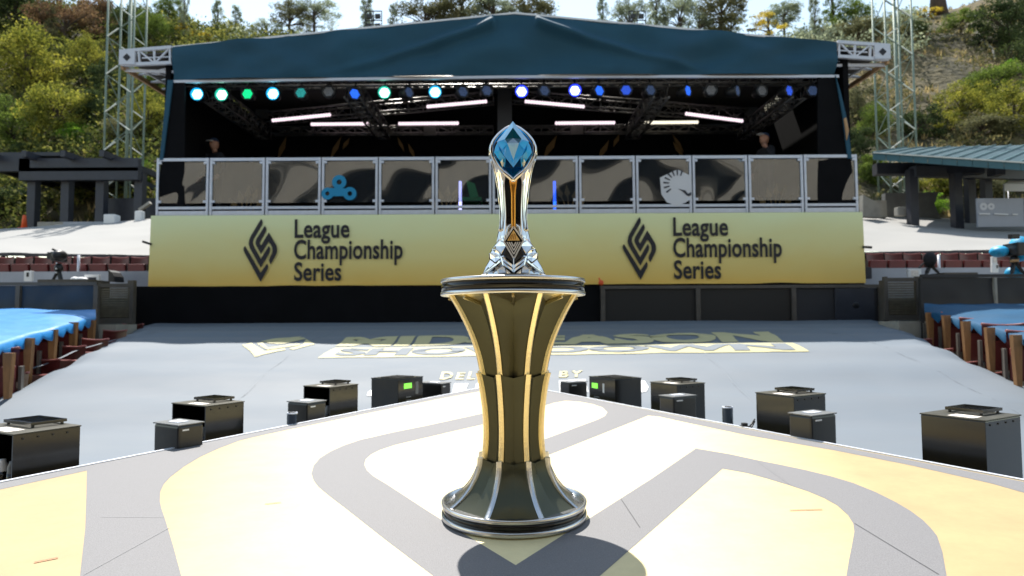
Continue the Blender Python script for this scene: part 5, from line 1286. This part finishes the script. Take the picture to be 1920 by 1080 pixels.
# ================================================================== LEFT PERGOLA, RIGHT SHELTER, BITS
Y = 20.5
PG = thing('dark_pergola', 'dark steel shelter with square posts left of the stage', 'shelter', (P(120, 400, Y).x, Y, 4.2))
for px_ in (62, 125, 190, 262):
    q = P(px_, 410, Y); MB().bb((q.x - .13, Y - .13, 4.0), (q.x + .13, Y + .13, P(px_, 325, Y).z)).build('post', STEELD, PG)
for (a, b, h_) in (((40, 302), (262, 318), .42), ((40, 322), (262, 332), .40), ((-80, 300), (60, 316), .5)):
    A = P(*a, Y - .25); B = P(*b, Y - .25); A.z = B.z = (A.z + B.z) / 2; MB().bar(A, B, .2, h_).build('beam', STEELD, PG)
for k in range(5):
    x = P(-60 + 70 * k, 300, Y).x; MB().bar((x, Y - .8, P(100, 300, Y).z), (x, Y + 5, P(100, 300, Y).z), .15, .2).build('rafter', STEELD, PG)
a = P(-80, 296, Y); b = P(120, 296, Y); MB().bb((a.x, Y - .2, a.z), (b.x, Y + 5, a.z + .12)).build('roof', STEELD, PG)
for side, px_s in ((0, (70, 118)), (1, (118, 190))):
    a = P(px_s[0], 418, 20.1); b = P(px_s[1], 432, 20.1); MB().bb((a.x, 20.1, b.z - .5), (b.x, 20.4, P(95, 416, 20.1).z)).build('planter_wall', CONC if side == 0 else WALLB, label=['short concrete planter wall under the dark shelter', 'pale low wall right of the concrete planter'][side], cat='wall')
a = P(195, 372, 21.0); b = P(290, 430, 21.0); MB().bb((a.x, 21, b.z - .6), (b.x, 21.4, a.z)).build('block_wall', STEELD, label='dark block wall between the shelter and the stage left side', cat='wall')
MB().bar(P(262, 394, 19.6), P(282, 380, 19.6), .12, .08).build('stair_rail', CONC, label='pale sloping handrail end beside the stage left side', cat='handrail')
for px_, py_, sz, lb in ((210, 412, (.35, .3, .3), 'small white case on the left white tarp top edge'), (262, 408, (.22, .2, .4), 'white canister next to the stage left corner')):
    q = P(px_, py_, 19.3); t_ = MB(); t_.box(q, sz); t_.build('equipment_case', WHITEP, bevel=.04, label=lb, cat='case')
q = P(45, 430, 20.0); c = thing('traffic_cone', 'orange traffic marker left of the white tarp', 'cone', (q.x, 20.0, q.z))
MB().lathe([(.0, .04), (.09, .04), (.05, .42), (.03, .45), (0, .45)], q, 14).build('cone_body', ORANGE, c); MB().box(q + Vector((0, 0, .02)), (.24, .24, .04)).build('cone_base', ORANGE, c)
# right shelter with standing seam roof
Y = 17.6
RS = thing('metal_roof_shelter', 'shelter with a teal standing seam metal roof right of the stage', 'shelter', (P(1800, 400, Y).x, Y, 4.0))
e0 = P(1636, 287, Y); e1 = P(2010, 312, Y - 2.6); r0 = P(1700, 277, 22.5); r1 = P(2080, 268, 20.5); r0b = P(1785, 269, 24)
npan = 13
for k in range(npan):
    t0, t1 = k / npan, (k + 1) / npan - .004
    a0, a1 = e0.lerp(e1, t0), e0.lerp(e1, t1); b0, b1 = r0.lerp(r1, t0), r0.lerp(r1, t1)
    MB().prism([a0, a1, b1, b0], (0, 0, -.06)).build('roof_panel', TEALR, RS)
    MB().bar(a0 + Vector((0, 0, .02)), b0 + Vector((0, 0, .02)), .03, .05).build('roof_seam', TEALF, RS)
    MB().prism([a0 + Vector((0, -.03, -.01)), a1 + Vector((0, -.03, -.01)), a1 + Vector((0, -.03, -.19)), a0 + Vector((0, -.03, -.19))], (0, .02, 0)).build('fascia_panel', TEALF, RS)
MB().bar(e0 + Vector((0, -.05, .0)), e1 + Vector((0, -.05, .0)), .05, .03).build('drip_edge', TOWERW, RS)
MB().bar(P(1640, 318, Y + .6), P(1840, 316, Y + .3), .3, .32).bar(P(1712, 322, Y), P(2010, 330, Y + 2), .2, .3).build('beam', STEELD, RS)
for px_, yy0, Yp in ((1712, 318, 17.7), (1795, 325, 17.4), (1821, 322, 18.6), (1852, 312, 19)):
    q = P(px_, 420, Yp); MB().bb((q.x - .11, Yp - .11, 3.6), (q.x + .11, Yp + .11, P(px_, yy0, Yp).z)).build('post', STEELD, RS)
q = P(1846, 300, 17.0); MB().box(P(1868, 322, 17.2), (.28, .3, .22)).build('speaker_box', STEELD, RS)
MB().prism([P(x, y, 18.2) for x, y in ((1618, 365), (1650, 382), (1650, 408), (1618, 406))], (0, .2, 0)).build('stair_wall', CONC, label='sloping concrete stair wall beside the stage right side', cat='wall')
MB().prism([P(x, y, 19.3) for x, y in ((1660, 362), (1760, 360), (1752, 382), (1765, 412), (1660, 412))], (0, .2, 0)).build('retaining_wall', CONCD, label='grey retaining wall under the teal roof shelter', cat='wall')
MB().bb(tuple(P(1642, 408, 18.8)), tuple(P(1655, 378, 19.0))).build('wall_pier', CONC, label='pale pier in front of the grey retaining wall', cat='wall')
MB().box(P(1688, 397, 18.0), (.25, .2, .25)).build('utility_case', CONC, bevel=.03, label='small beige case on the right white tarp near the first post', cat='case')
HG = thing('hoarding', 'pale grey hoarding with a faded white round logo at the right edge', 'hoarding', (P(1880, 400, 16.6).x, 16.6, 4.2))
a = P(1831, 372, 16.6); b = P(2010, 418, 16.6)
wdt = (b.x - a.x) / 2
for k in range(2): MB().bb((a.x + wdt * k + .01, 16.6, P(1880, 425, 16.6).z), (a.x + wdt * (k + 1) - .01, 16.65, a.z)).build('board', WALLB, HG)
q = P(1845, 387, 16.57); v_, f_ = ring((q.x, 16.585, q.z), .03, .10); v2, f2 = ring((q.x + .2, 16.585, q.z), .03, .09); MB().add(v_, f_).add(v2, f2).build('round_logo', DEW, HG)
MB().bar(P(1836, 401, 16.56), P(1856, 401, 16.56), .02, .03).bar(P(1864, 401, 16.56), P(1890, 402, 16.56), .02, .03).bar(P(1898, 402, 16.56), P(1908, 402, 16.56), .02, .03).build('white_ledge', WHITEP, HG)
TN = thing('white_tent', 'corner of a white pop up tent above the grey hoarding', 'tent', (P(1925, 370, 19).x, 19, 4.5))
ap = P(1955, 300, 20.2); c0 = P(1882, 345, 19); c1 = P(2030, 345, 19); c2 = P(1890, 345, 21.4); c3_ = P(2010, 345, 21.4)
MB().add([ap, c0, c1, c3_, c2], [(0, 1, 2), (0, 2, 3), (0, 3, 4), (0, 4, 1)]).build('canopy', FOLIAGEP, TN)
dn = Vector((0, 0, -.22)); MB().add([c0, c1, c1 + dn, c0 + dn, c2, c2 + dn], [(0, 1, 2, 3), (0, 4, 5, 3)]).build('valance', FOLIAGEP, TN)
for c in (c0, c1, c2): MB().tube([c, (c.x, c.y, 4.2)], .02, 6).build('leg', ALU, TN)

# opposite stage house (behind the camera; mirrored by chrome and panes)
HB = thing('stage_house', 'cream stage house with a wide dark opening facing the covered stage', 'building', (0, -13, 0))
MB().bb((-30, -16, 0), (-12.5, -13, 14)).build('wall', DIRTY, HB); MB().bb((12.5, -16, 0), (30, -13, 14)).build('wall', DIRTY, HB)
MB().bb((-12.5, -16, 10.5), (12.5, -13, 15)).build('lintel', DIRTY, HB)
MB().bb((-12.5, -24, 0), (12.5, -23.8, 10.5)).build('rear_wall', DIRTD, HB)
for x0_, x1_ in ((-12.5, -12.3), (12.3, 12.5)): MB().bb((x0_, -23.8, 0), (x1_, -16.01, 10.5)).build('wing_wall', DIRTD, HB)
MB().bb((-12.5, -24, 10.52), (12.5, -16.01, 10.8)).build('ceiling', DIRTD, HB)
for x in (-27, -22, -17, 17, 22, 27): MB().bb((x - 1, -12.98, .5), (x + 1, -12.9, 7.5)).build('doorway', DIRTD, HB)
for x in (-29.5, -13.4, 13.4, 29.5): MB().bb((x - .6, -12.98, 0), (x + .6, -12.2, 14.2)).build('pilaster', DIRTY, HB)

# ================================================================== VEGETATION
def crown_mesh(name, seed, ncl, nlf, cr_, leaf, shape='round', flat=1.0):
    rnd = random.Random(seed); vs = []; fs = []; tone = []; cents = []
    for c in range(ncl):
        if shape == 'round':
            while True:
                v = Vector([rnd.uniform(-1, 1) for _ in range(3)])
                if .35 < v.length < 1: break
            v *= (.78 + .22 * mnoise.noise(v * 2 + Vector((seed, 0, 0)))); v.z = v.z * .9
        elif shape == 'pine':
            h = rnd.random() ** .8; an = rnd.uniform(0, 6.28); rr = (1 - h) * .62 * rnd.uniform(.5, 1.1) + .03; v = Vector((rr * math.cos(an), rr * math.sin(an), -1 + 2.1 * h))
        elif shape == 'tall':
            h = rnd.random(); an = rnd.uniform(0, 6.28); rr = (.22 + .3 * math.sin(math.pi * h)) * rnd.uniform(.3, 1); v = Vector((rr * math.cos(an), rr * math.sin(an), -1 + 2 * h))
        else:  # umbrella
            an = rnd.uniform(0, 6.28); rr = rnd.random() ** .6; v = Vector((rr * math.cos(an), rr * math.sin(an), .45 * (1 - rr * rr) + rnd.uniform(-.35, .25)))
        cents.append(v); ct_ = rnd.uniform(-.28, .28)
        r_ = cr_ * rnd.uniform(.6, 1.25)
        for l in range(nlf):
            d = Vector([rnd.gauss(0, 1) for _ in range(3)]).normalized() * r_ * rnd.random() ** .45
            d.z *= .62 * flat; p = v + d
            n_ = Vector([rnd.gauss(0, 1) for _ in range(3)]); n_.z = n_.z + .6; n_.normalize(); t_ = n_.orthogonal().normalized(); t_.rotate(Matrix.Rotation(rnd.uniform(0, 6.28), 3, n_)); b_ = n_.cross(t_)
            s = leaf * rnd.uniform(.6, 1.35); k = len(vs)
            vs += [p - t_ * s, p + b_ * s * .5, p + t_ * s, p - b_ * s * .5]; fs.append((k, k + 1, k + 2, k + 3)); tone.append(max(0, min(1, .5 + ct_ + rnd.gauss(0, .17))))
    me = bpy.data.meshes.new(name); me.from_pydata(vs, [], fs)
    at = me.attributes.new('tone', 'FLOAT', 'FACE'); at.data.foreach_set('value', tone)
    return me, cents
CM = {}
for kk, args in dict(r1=(1, 85, 110, .26, .030, 'round'), r2=(2, 70, 120, .28, .034, 'round'), r3=(3, 60, 90, .24, .042, 'round'), s1=(4, 26, 90, .22, .040, 'round'), p1=(5, 60, 60, .17, .032, 'pine'), t1=(6, 60, 90, .20, .034, 'tall'), u1=(7, 50, 110, .26, .035, 'umb'), u2=(8, 34, 100, .27, .035, 'umb'), b1=(9, 60, 120, .30, .038, 'round')).items():
    CM[kk] = crown_mesh('crown', *args)
MM = {}
def crown_of(kind, leafk):
    if (kind, leafk) not in MM:
        me = CM[kind][0].copy() if any(k[0] == kind for k in MM) else CM[kind][0]
        me.materials.clear(); me.materials.append(LEAF[leafk]); MM[(kind, leafk)] = me
    return MM[(kind, leafk)]
trunkM = {}
def trunk_mesh(kind):
    if kind in trunkM: return trunkM[kind]
    rnd = random.Random(kind); t = MB(); lean = rnd.uniform(-.1, .1)
    t.tube([(0, 0, -2.6), (lean * .4, 0, -1.6), (lean, .03, -.6), (lean * 1.3, 0, .1), (lean, 0, .6)], [.085, .07, .055, .035, .012], 8)
    for c in CM[kind][1][:14]:
        z = max(-1.2, min(.4, c.z * .5 - .35)); t.tube([(lean * .8, 0, z), (c.x * .5, c.y * .5, (z + c.z) / 2 + .05), tuple(c)], [.028, .018, .006], 5)
    me = bpy.data.meshes.new('trunk'); me.from_pydata(t.v, [], t.f); me.materials.append(BARK); trunkM[kind] = me; return me
trees = []
def hit(px, py, Y0):
    d = ray(px, py); d = d / d.y; Y = 21.0; best = (-9, 0)
    while Y < 75:
        p = EYE + d * Y; h = hill(p.x, Y)
        if p.z < h: return Y
        e = (h - 2) / Y
        if e > best[0]: best = (e, Y)
        Y += .4
    return best[1]
def tree(px_, py_, Y, wpx, hpx, kind, lf, lab, cat='tree', grp=None, rz=None, bare=False):
    """crown centre at pixel (px_,py_) at depth Y, crown half sizes in pixels"""
    Y = hit(px_, py_ + hpx * (.75 if cat == 'tree' else .5), Y); c = P(px_, py_, Y); gz = hill(c.x, c.y); rx = wpx / F * Y; rzz = hpx / F * Y
    c.z = max(c.z, gz + rzz * .35)
    t = thing('tree' if cat == 'tree' else 'shrub', lab, cat, (c.x, c.y, gz), grp)
    ro = random.uniform(0, 6.28) if rz is None else rz
    o = link('crown' if cat == 'tree' else 'foliage', crown_of(kind, lf), t, (0, 0, c.z - gz)); o.scale = (rx, rx, rzz); o.rotation_euler = (0, 0, ro)
    o2 = link('trunk' if cat == 'tree' else 'stem', trunk_mesh(kind), t, (0, 0, c.z - gz)); sz = max(rzz, (c.z - gz) / 2.3)
    o2.scale = (rx, rx, sz); o2.rotation_euler = (0, 0, ro)
    trees.append(t); return t
# left hillside: named main trees
L = [(58, 120, 29, 95, 95, 'r1', 'yellow', 'large yellow green tree filling the left photo edge'),
     (110, 215, 27.5, 75, 85, 'r2', 'yellow', 'broad yellow green tree below the largest left tree'),
     (20, 235, 26.5, 70, 70, 'r1', 'green', 'rounded green tree low at the left photo edge'),
     (30, 25, 38, 95, 60, 'r2', 'dark', 'dark tree at the top left corner'),
     (125, 45, 40, 62, 62, 'u1', 'brown', 'rust brown dying tree behind the left trees'),
     (185, 30, 42, 45, 55, 'r2', 'brown', 'brownish tree right of the rust brown tree'),
     (95, 70, 36, 38, 50, 'p1', 'olive', 'pale green pine in front of the rust brown tree'),
     (165, 110, 33, 42, 60, 'r1', 'yellow', 'yellow green tree just left of the left tower'),
     (205, 150, 31, 40, 60, 'r3', 'dark', 'dark tree straight behind the left tower'),
     (180, 210, 29, 42, 55, 'r2', 'dark', 'dark shadowy tree between the left tree and the tower'),
     (250, 50, 44, 50, 60, 'r2', 'dark', 'dark green tree right behind the left tower top'),
     (290, 60, 46, 45, 50, 'r1', 'green', 'green tree on the ridge right of the left tower'),
     (230, 250, 26.5, 45, 45, 'r3', 'olive', 'pale olive shrubby tree at the foot of the left tower'),
     (280, 215, 27.5, 45, 65, 'r1', 'yellow', 'sunlit yellow green tree against the stage left side'),
     (300, 150, 32, 40, 50, 'r2', 'green', 'green tree under the left roof wing'),
     (150, 255, 25.5, 42, 32, 'b1', 'bright', 'bright green bush above the dark shelter'),
     (262, 330, 23.8, 28, 45, 'b1', 'bright', 'vivid green bush against the stage left corner'),
     (85, 360, 24.5, 35, 45, 'b1', 'olive', 'pale flecked bush seen between the shelter posts'),
     (160, 350, 24, 35, 48, 'b1', 'green', 'green bush seen behind the middle shelter posts'),
     (225, 360, 24.2, 30, 40, 'b1', 'olive', 'olive bush right of the last shelter post'),
     (10, 380, 25, 55, 55, 'r3', 'dark', 'dark bush at the left edge under the shelter'),
     (345, 62, 45, 22, 24, 'r3', 'gold', 'yellow blossoming tree on the ridge above the left wing'),
     (385, 72, 46, 18, 18, 'r3', 'gold', 'smaller yellow blossoming tree right of the first one'),
     (320, 20, 50, 34, 40, 'r1', 'green', 'green ridge tree left of the open sky'),
     (60, 290, 25, 45, 30, 'b1', 'dark', 'dark bush right above the shelter roof')]
for t in L: tree(*t, cat='shrub' if 'bush' in t[7] else 'tree')
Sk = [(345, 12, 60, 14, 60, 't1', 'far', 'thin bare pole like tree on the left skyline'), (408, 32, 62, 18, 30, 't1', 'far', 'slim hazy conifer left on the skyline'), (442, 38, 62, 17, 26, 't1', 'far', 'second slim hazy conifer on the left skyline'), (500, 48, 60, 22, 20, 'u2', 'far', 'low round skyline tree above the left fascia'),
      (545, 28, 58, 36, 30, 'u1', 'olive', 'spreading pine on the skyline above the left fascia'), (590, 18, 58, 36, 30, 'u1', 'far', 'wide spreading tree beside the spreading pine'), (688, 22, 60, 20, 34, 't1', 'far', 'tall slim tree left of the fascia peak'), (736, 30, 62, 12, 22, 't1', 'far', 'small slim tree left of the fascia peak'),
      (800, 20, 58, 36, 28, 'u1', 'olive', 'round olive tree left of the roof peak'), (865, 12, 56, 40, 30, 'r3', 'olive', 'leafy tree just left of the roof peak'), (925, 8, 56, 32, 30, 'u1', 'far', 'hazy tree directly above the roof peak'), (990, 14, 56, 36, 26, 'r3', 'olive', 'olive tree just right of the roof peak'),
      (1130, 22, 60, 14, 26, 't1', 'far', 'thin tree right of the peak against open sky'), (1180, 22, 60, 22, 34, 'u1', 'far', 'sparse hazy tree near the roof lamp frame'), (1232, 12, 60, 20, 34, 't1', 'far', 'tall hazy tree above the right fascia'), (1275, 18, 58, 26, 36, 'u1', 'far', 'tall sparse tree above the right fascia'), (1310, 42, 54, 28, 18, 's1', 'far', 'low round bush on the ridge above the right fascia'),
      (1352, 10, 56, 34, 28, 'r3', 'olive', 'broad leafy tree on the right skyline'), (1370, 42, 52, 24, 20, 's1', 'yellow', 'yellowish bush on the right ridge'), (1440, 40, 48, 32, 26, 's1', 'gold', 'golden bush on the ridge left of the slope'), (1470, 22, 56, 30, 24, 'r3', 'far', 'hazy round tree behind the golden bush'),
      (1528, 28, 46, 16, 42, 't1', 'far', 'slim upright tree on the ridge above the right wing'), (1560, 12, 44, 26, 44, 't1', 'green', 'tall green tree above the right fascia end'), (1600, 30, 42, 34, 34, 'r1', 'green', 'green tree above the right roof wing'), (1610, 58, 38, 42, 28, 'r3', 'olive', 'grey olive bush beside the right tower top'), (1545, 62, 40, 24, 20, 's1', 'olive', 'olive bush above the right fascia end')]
Sk = [(a, b + (8 if k in ('u1', 'u2', 't1') else 4), c, d * (1.3 if k != 't1' else 1.5), e * 1.35, k, l, m_) for a, b, c, d, e, k, l, m_ in Sk]
Sk = [(a, b + 6, c, d * 1.35, e * 1.3, k, l, m_) if 780 < a < 1400 and k in ('u1', 'r3', 't1') else (a, b, c, d, e, k, l, m_) for a, b, c, d, e, k, l, m_ in Sk]
for t in Sk: tree(*t, cat='shrub' if 'bush' in t[7] else 'tree')
Rr = [(1612, 200, 29, 40, 50, 'r1', 'olive', 'olive tree against the stage right side'), (1600, 275, 25.5, 36, 40, 'r2', 'dark', 'dark bush at the stage right corner'), (1728, 235, 27, 42, 40, 'r3', 'dark', 'dark bush right of the tower foot'), (1640, 235, 28, 30, 45, 'r1', 'green', 'green bush behind the right tower'),
      (1712, 60, 38, 24, 24, 'r3', 'dark', 'dark round bush right of the tower top'), (1735, 25, 42, 28, 18, 's1', 'gold', 'orange tinted bush on the slope near the tower top'), (1805, 45, 34, 40, 22, 'u1', 'green', 'small tree with bare twin trunks on the dry slope'), (1885, 45, 31, 55, 55, 'r2', 'dark', 'large dark tree in the top right corner'), (1945, 90, 30, 50, 60, 'r1', 'dark', 'dark tree at the right photo edge'),
      (1805, 195, 26.5, 45, 45, 'r1', 'yellow', 'yellow green bush on the slope above the teal roof'), (1860, 160, 27, 50, 42, 'r2', 'green', 'green tree above the teal roof'), (1905, 205, 25.5, 50, 55, 'r1', 'yellow', 'big yellow green tree at the right edge above the teal roof'), (1765, 235, 25, 36, 32, 's1', 'yellow', 'sparse yellow bush left on the slope above the roof'), (1840, 245, 25, 50, 30, 'b1', 'olive', 'olive bush right above the teal roof'),
      (1905, 130, 28, 30, 26, 's1', 'bright', 'bright green bush high at the right edge'),
      (1735, 385, 22.5, 30, 28, 'b1', 'bright', 'bright green bush under the teal roof'), (1770, 350, 23.5, 40, 32, 'b1', 'yellow', 'yellow bush behind the shelter posts'), (1830, 360, 23.5, 40, 40, 'b1', 'olive', 'olive bush behind the right shelter posts'), (1700, 345, 23.8, 26, 20, 'b1', 'yellow', 'yellow bush above the retaining wall'), (1880, 345, 24, 40, 34, 'b1', 'green', 'green bush behind the white tent'), (1640, 330, 23.5, 28, 40, 'b1', 'green', 'green bush right beside the stage right end'), (1718, 400, 19.2, 14, 11, 's1', 'bright', 'small leafy shrub in front of the retaining wall')]
Rr = [(a, b, c, d * 1.3, e * 1.25, k, l, m_) for a, b, c, d, e, k, l, m_ in Rr]
for t in Rr: tree(*t, cat='shrub' if ('bush' in t[7] or 'leafy shrub' in t[7]) else 'tree')
# slope extras: fallen branches, stump, tufts
YT = hit(1760, 24, 40); q = P(1760, 24, YT); gz = hill(q.x, YT)
MB().tube([(q.x, YT, gz - .3), (q.x - .05, YT, gz + 2), (q.x + .1, YT, gz + 4.5), (q.x, YT, gz + 8)], [.75, .5, .42, .38], 12).build('bare_tree', BARK, label='thick dark bare trunk at the top of the dry slope', cat='bare tree')
for pts, lb in ((((1828, 64), (1845, 85), (1860, 96), (1862, 118)), 'pale curved fallen branch on the dry slope'), (((1762, 76), (1778, 72), (1790, 71)), 'short pale log on the dry slope left of the twin trunk tree')):
    tt = []
    for x, y in pts:
        d = ray(x, y); Yy = 24
        while Yy < 90:
            p = EYE + d * (Yy / d.y)
            if p.z < hill(p.x, p.y): break
            Yy += .1
        tt.append(p + Vector((0, -.1, .12)))
    MB().tube(tt, [.10, .09, .07, .04][:len(tt)], 7).build('fallen_branch', CONC, label=lb, cat='branch')
def tufts():
    rnd = random.Random(5); vs = []; fs = []; tone = []
    for i in range(9000):
        x = rnd.uniform(-40, 48); Y = 22.5 + 40 * rnd.random() ** 1.3
        if abs(x) < Y * .45 and Y < 40: continue
        z = hill(x, Y); t0 = rnd.random()
        if mnoise.noise(Vector((x * .3, Y * .3, 1))) < -.1: continue
        for b in range(5):
            an = rnd.uniform(0, 6.28); h = rnd.uniform(.15, .5); w_ = .05; k = len(vs); d = Vector((math.cos(an), math.sin(an), 0)); o = Vector((x, Y, z)) + d * rnd.uniform(0, .25)
            vs += [o - d * w_, o + d * w_, o + Vector((d.y * .2, -d.x * .2, h))]; fs.append((k, k + 1, k + 2)); tone.append(max(0, min(1, rnd.gauss(t0, .2))))
    me = bpy.data.meshes.new('grass'); me.from_pydata(vs, [], fs); at = me.attributes.new('tone', 'FLOAT', 'FACE'); at.data.foreach_set('value', tone)
    me.materials.append(leaf_mat('grass_dry', (.10, .11, .03), (.24, .19, .08), (.34, .26, .13), .35)); o = link('dry_grass', me); tag(o, 'dry grass tufts scattered over the hillside', 'grass', kind='stuff')
tufts()
def undergrowth(name, label, x0, x1, Y0, Y1, ncl, seed, leafk, thr):
    rnd = random.Random(seed); vs = []; fs = []; tone = []
    n = 0
    while n < ncl:
        Y = Y0 + (Y1 - Y0) * rnd.random() ** 1.2; x = rnd.uniform(x0, x1) * Y / 40
        if mnoise.noise(Vector((x * .22, Y * .22, seed))) < thr: 
            n += .2; continue
        n += 1; z = hill(x, Y); r_ = rnd.uniform(.35, 1.0) * (.6 + Y / 60); ct_ = rnd.uniform(-.35, .35); hh = rnd.uniform(.3, 1.6)
        for l in range(42):
            d = Vector([rnd.gauss(0, 1) for _ in range(3)]).normalized() * r_ * rnd.random() ** .4; d.z *= .7; p = Vector((x, Y, z + hh * .6)) + d
            n_ = Vector([rnd.gauss(0, 1) for _ in range(3)]); n_.z += .5; n_.normalize(); t_ = n_.orthogonal().normalized(); t_.rotate(Matrix.Rotation(rnd.uniform(0, 6.28), 3, n_)); b_ = n_.cross(t_)
            s_ = .085 * rnd.uniform(.6, 1.4) * (.5 + Y / 55); k = len(vs); vs += [p - t_ * s_, p + b_ * s_ * .55, p + t_ * s_, p - b_ * s_ * .55]; fs.append((k, k + 1, k + 2, k + 3)); tone.append(max(0, min(1, .5 + ct_ + rnd.gauss(0, .17))))
    me = bpy.data.meshes.new(name); me.from_pydata(vs, [], fs); at = me.attributes.new('tone', 'FLOAT', 'FACE'); at.data.foreach_set('value', tone); me.materials.append(leafk)
    tag(link(name, me), label, 'undergrowth', kind='stuff')
undergrowth('undergrowth', 'dense mixed undergrowth covering the left hillside', -34, -14, 22, 60, 2000, 11, leaf_mat('leaf_mixed', (.018, .03, .01), (.07, .085, .02), (.17, .16, .035), .45), -.35)
undergrowth('undergrowth', 'patchy low scrub on the right hillside', 17, 38, 22, 46, 260, 12, leaf_mat('leaf_scrub', (.025, .035, .015), (.07, .07, .03), (.14, .12, .05), .4), .02)
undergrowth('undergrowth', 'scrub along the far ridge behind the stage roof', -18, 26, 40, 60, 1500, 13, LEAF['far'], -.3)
# lamp frames on the skyline
for px_, lb in ((700, 'small lamp frame on the skyline left of the roof peak'), (1195, 'small lamp frame on the skyline right of the roof peak')):
    q = P(px_, 42, 30); t_ = thing('lamp_frame', lb, 'lamp frame', (q.x, 30, hill(q.x, 30)), 'lamp frames on the skyline')
    fr = MB(); w_, h_ = .4, .55
    for x in (-w_, 0, w_): fr.bar((q.x + x, 30, q.z - 1.2), (q.x + x, 30, q.z + h_), .04)
    for z in (-.35, .1, h_): fr.bar((q.x - w_, 30, q.z + z), (q.x + w_, 30, q.z + z), .04)
    fr.build('frame', STEELD, t_)
    for z in (-.15, .32):
        for x in (-.2, .2): MB().box((q.x + x, 30.05, q.z + z), (.26, .12, .22)).build('lamp', GUN, t_, bevel=.02)
    MB().bar((q.x, 30.1, hill(q.x, 30) - .3), (q.x, 30.1, q.z - .3), .12).build('mast', STEELD, t_)
bpy.context.view_layer.update()
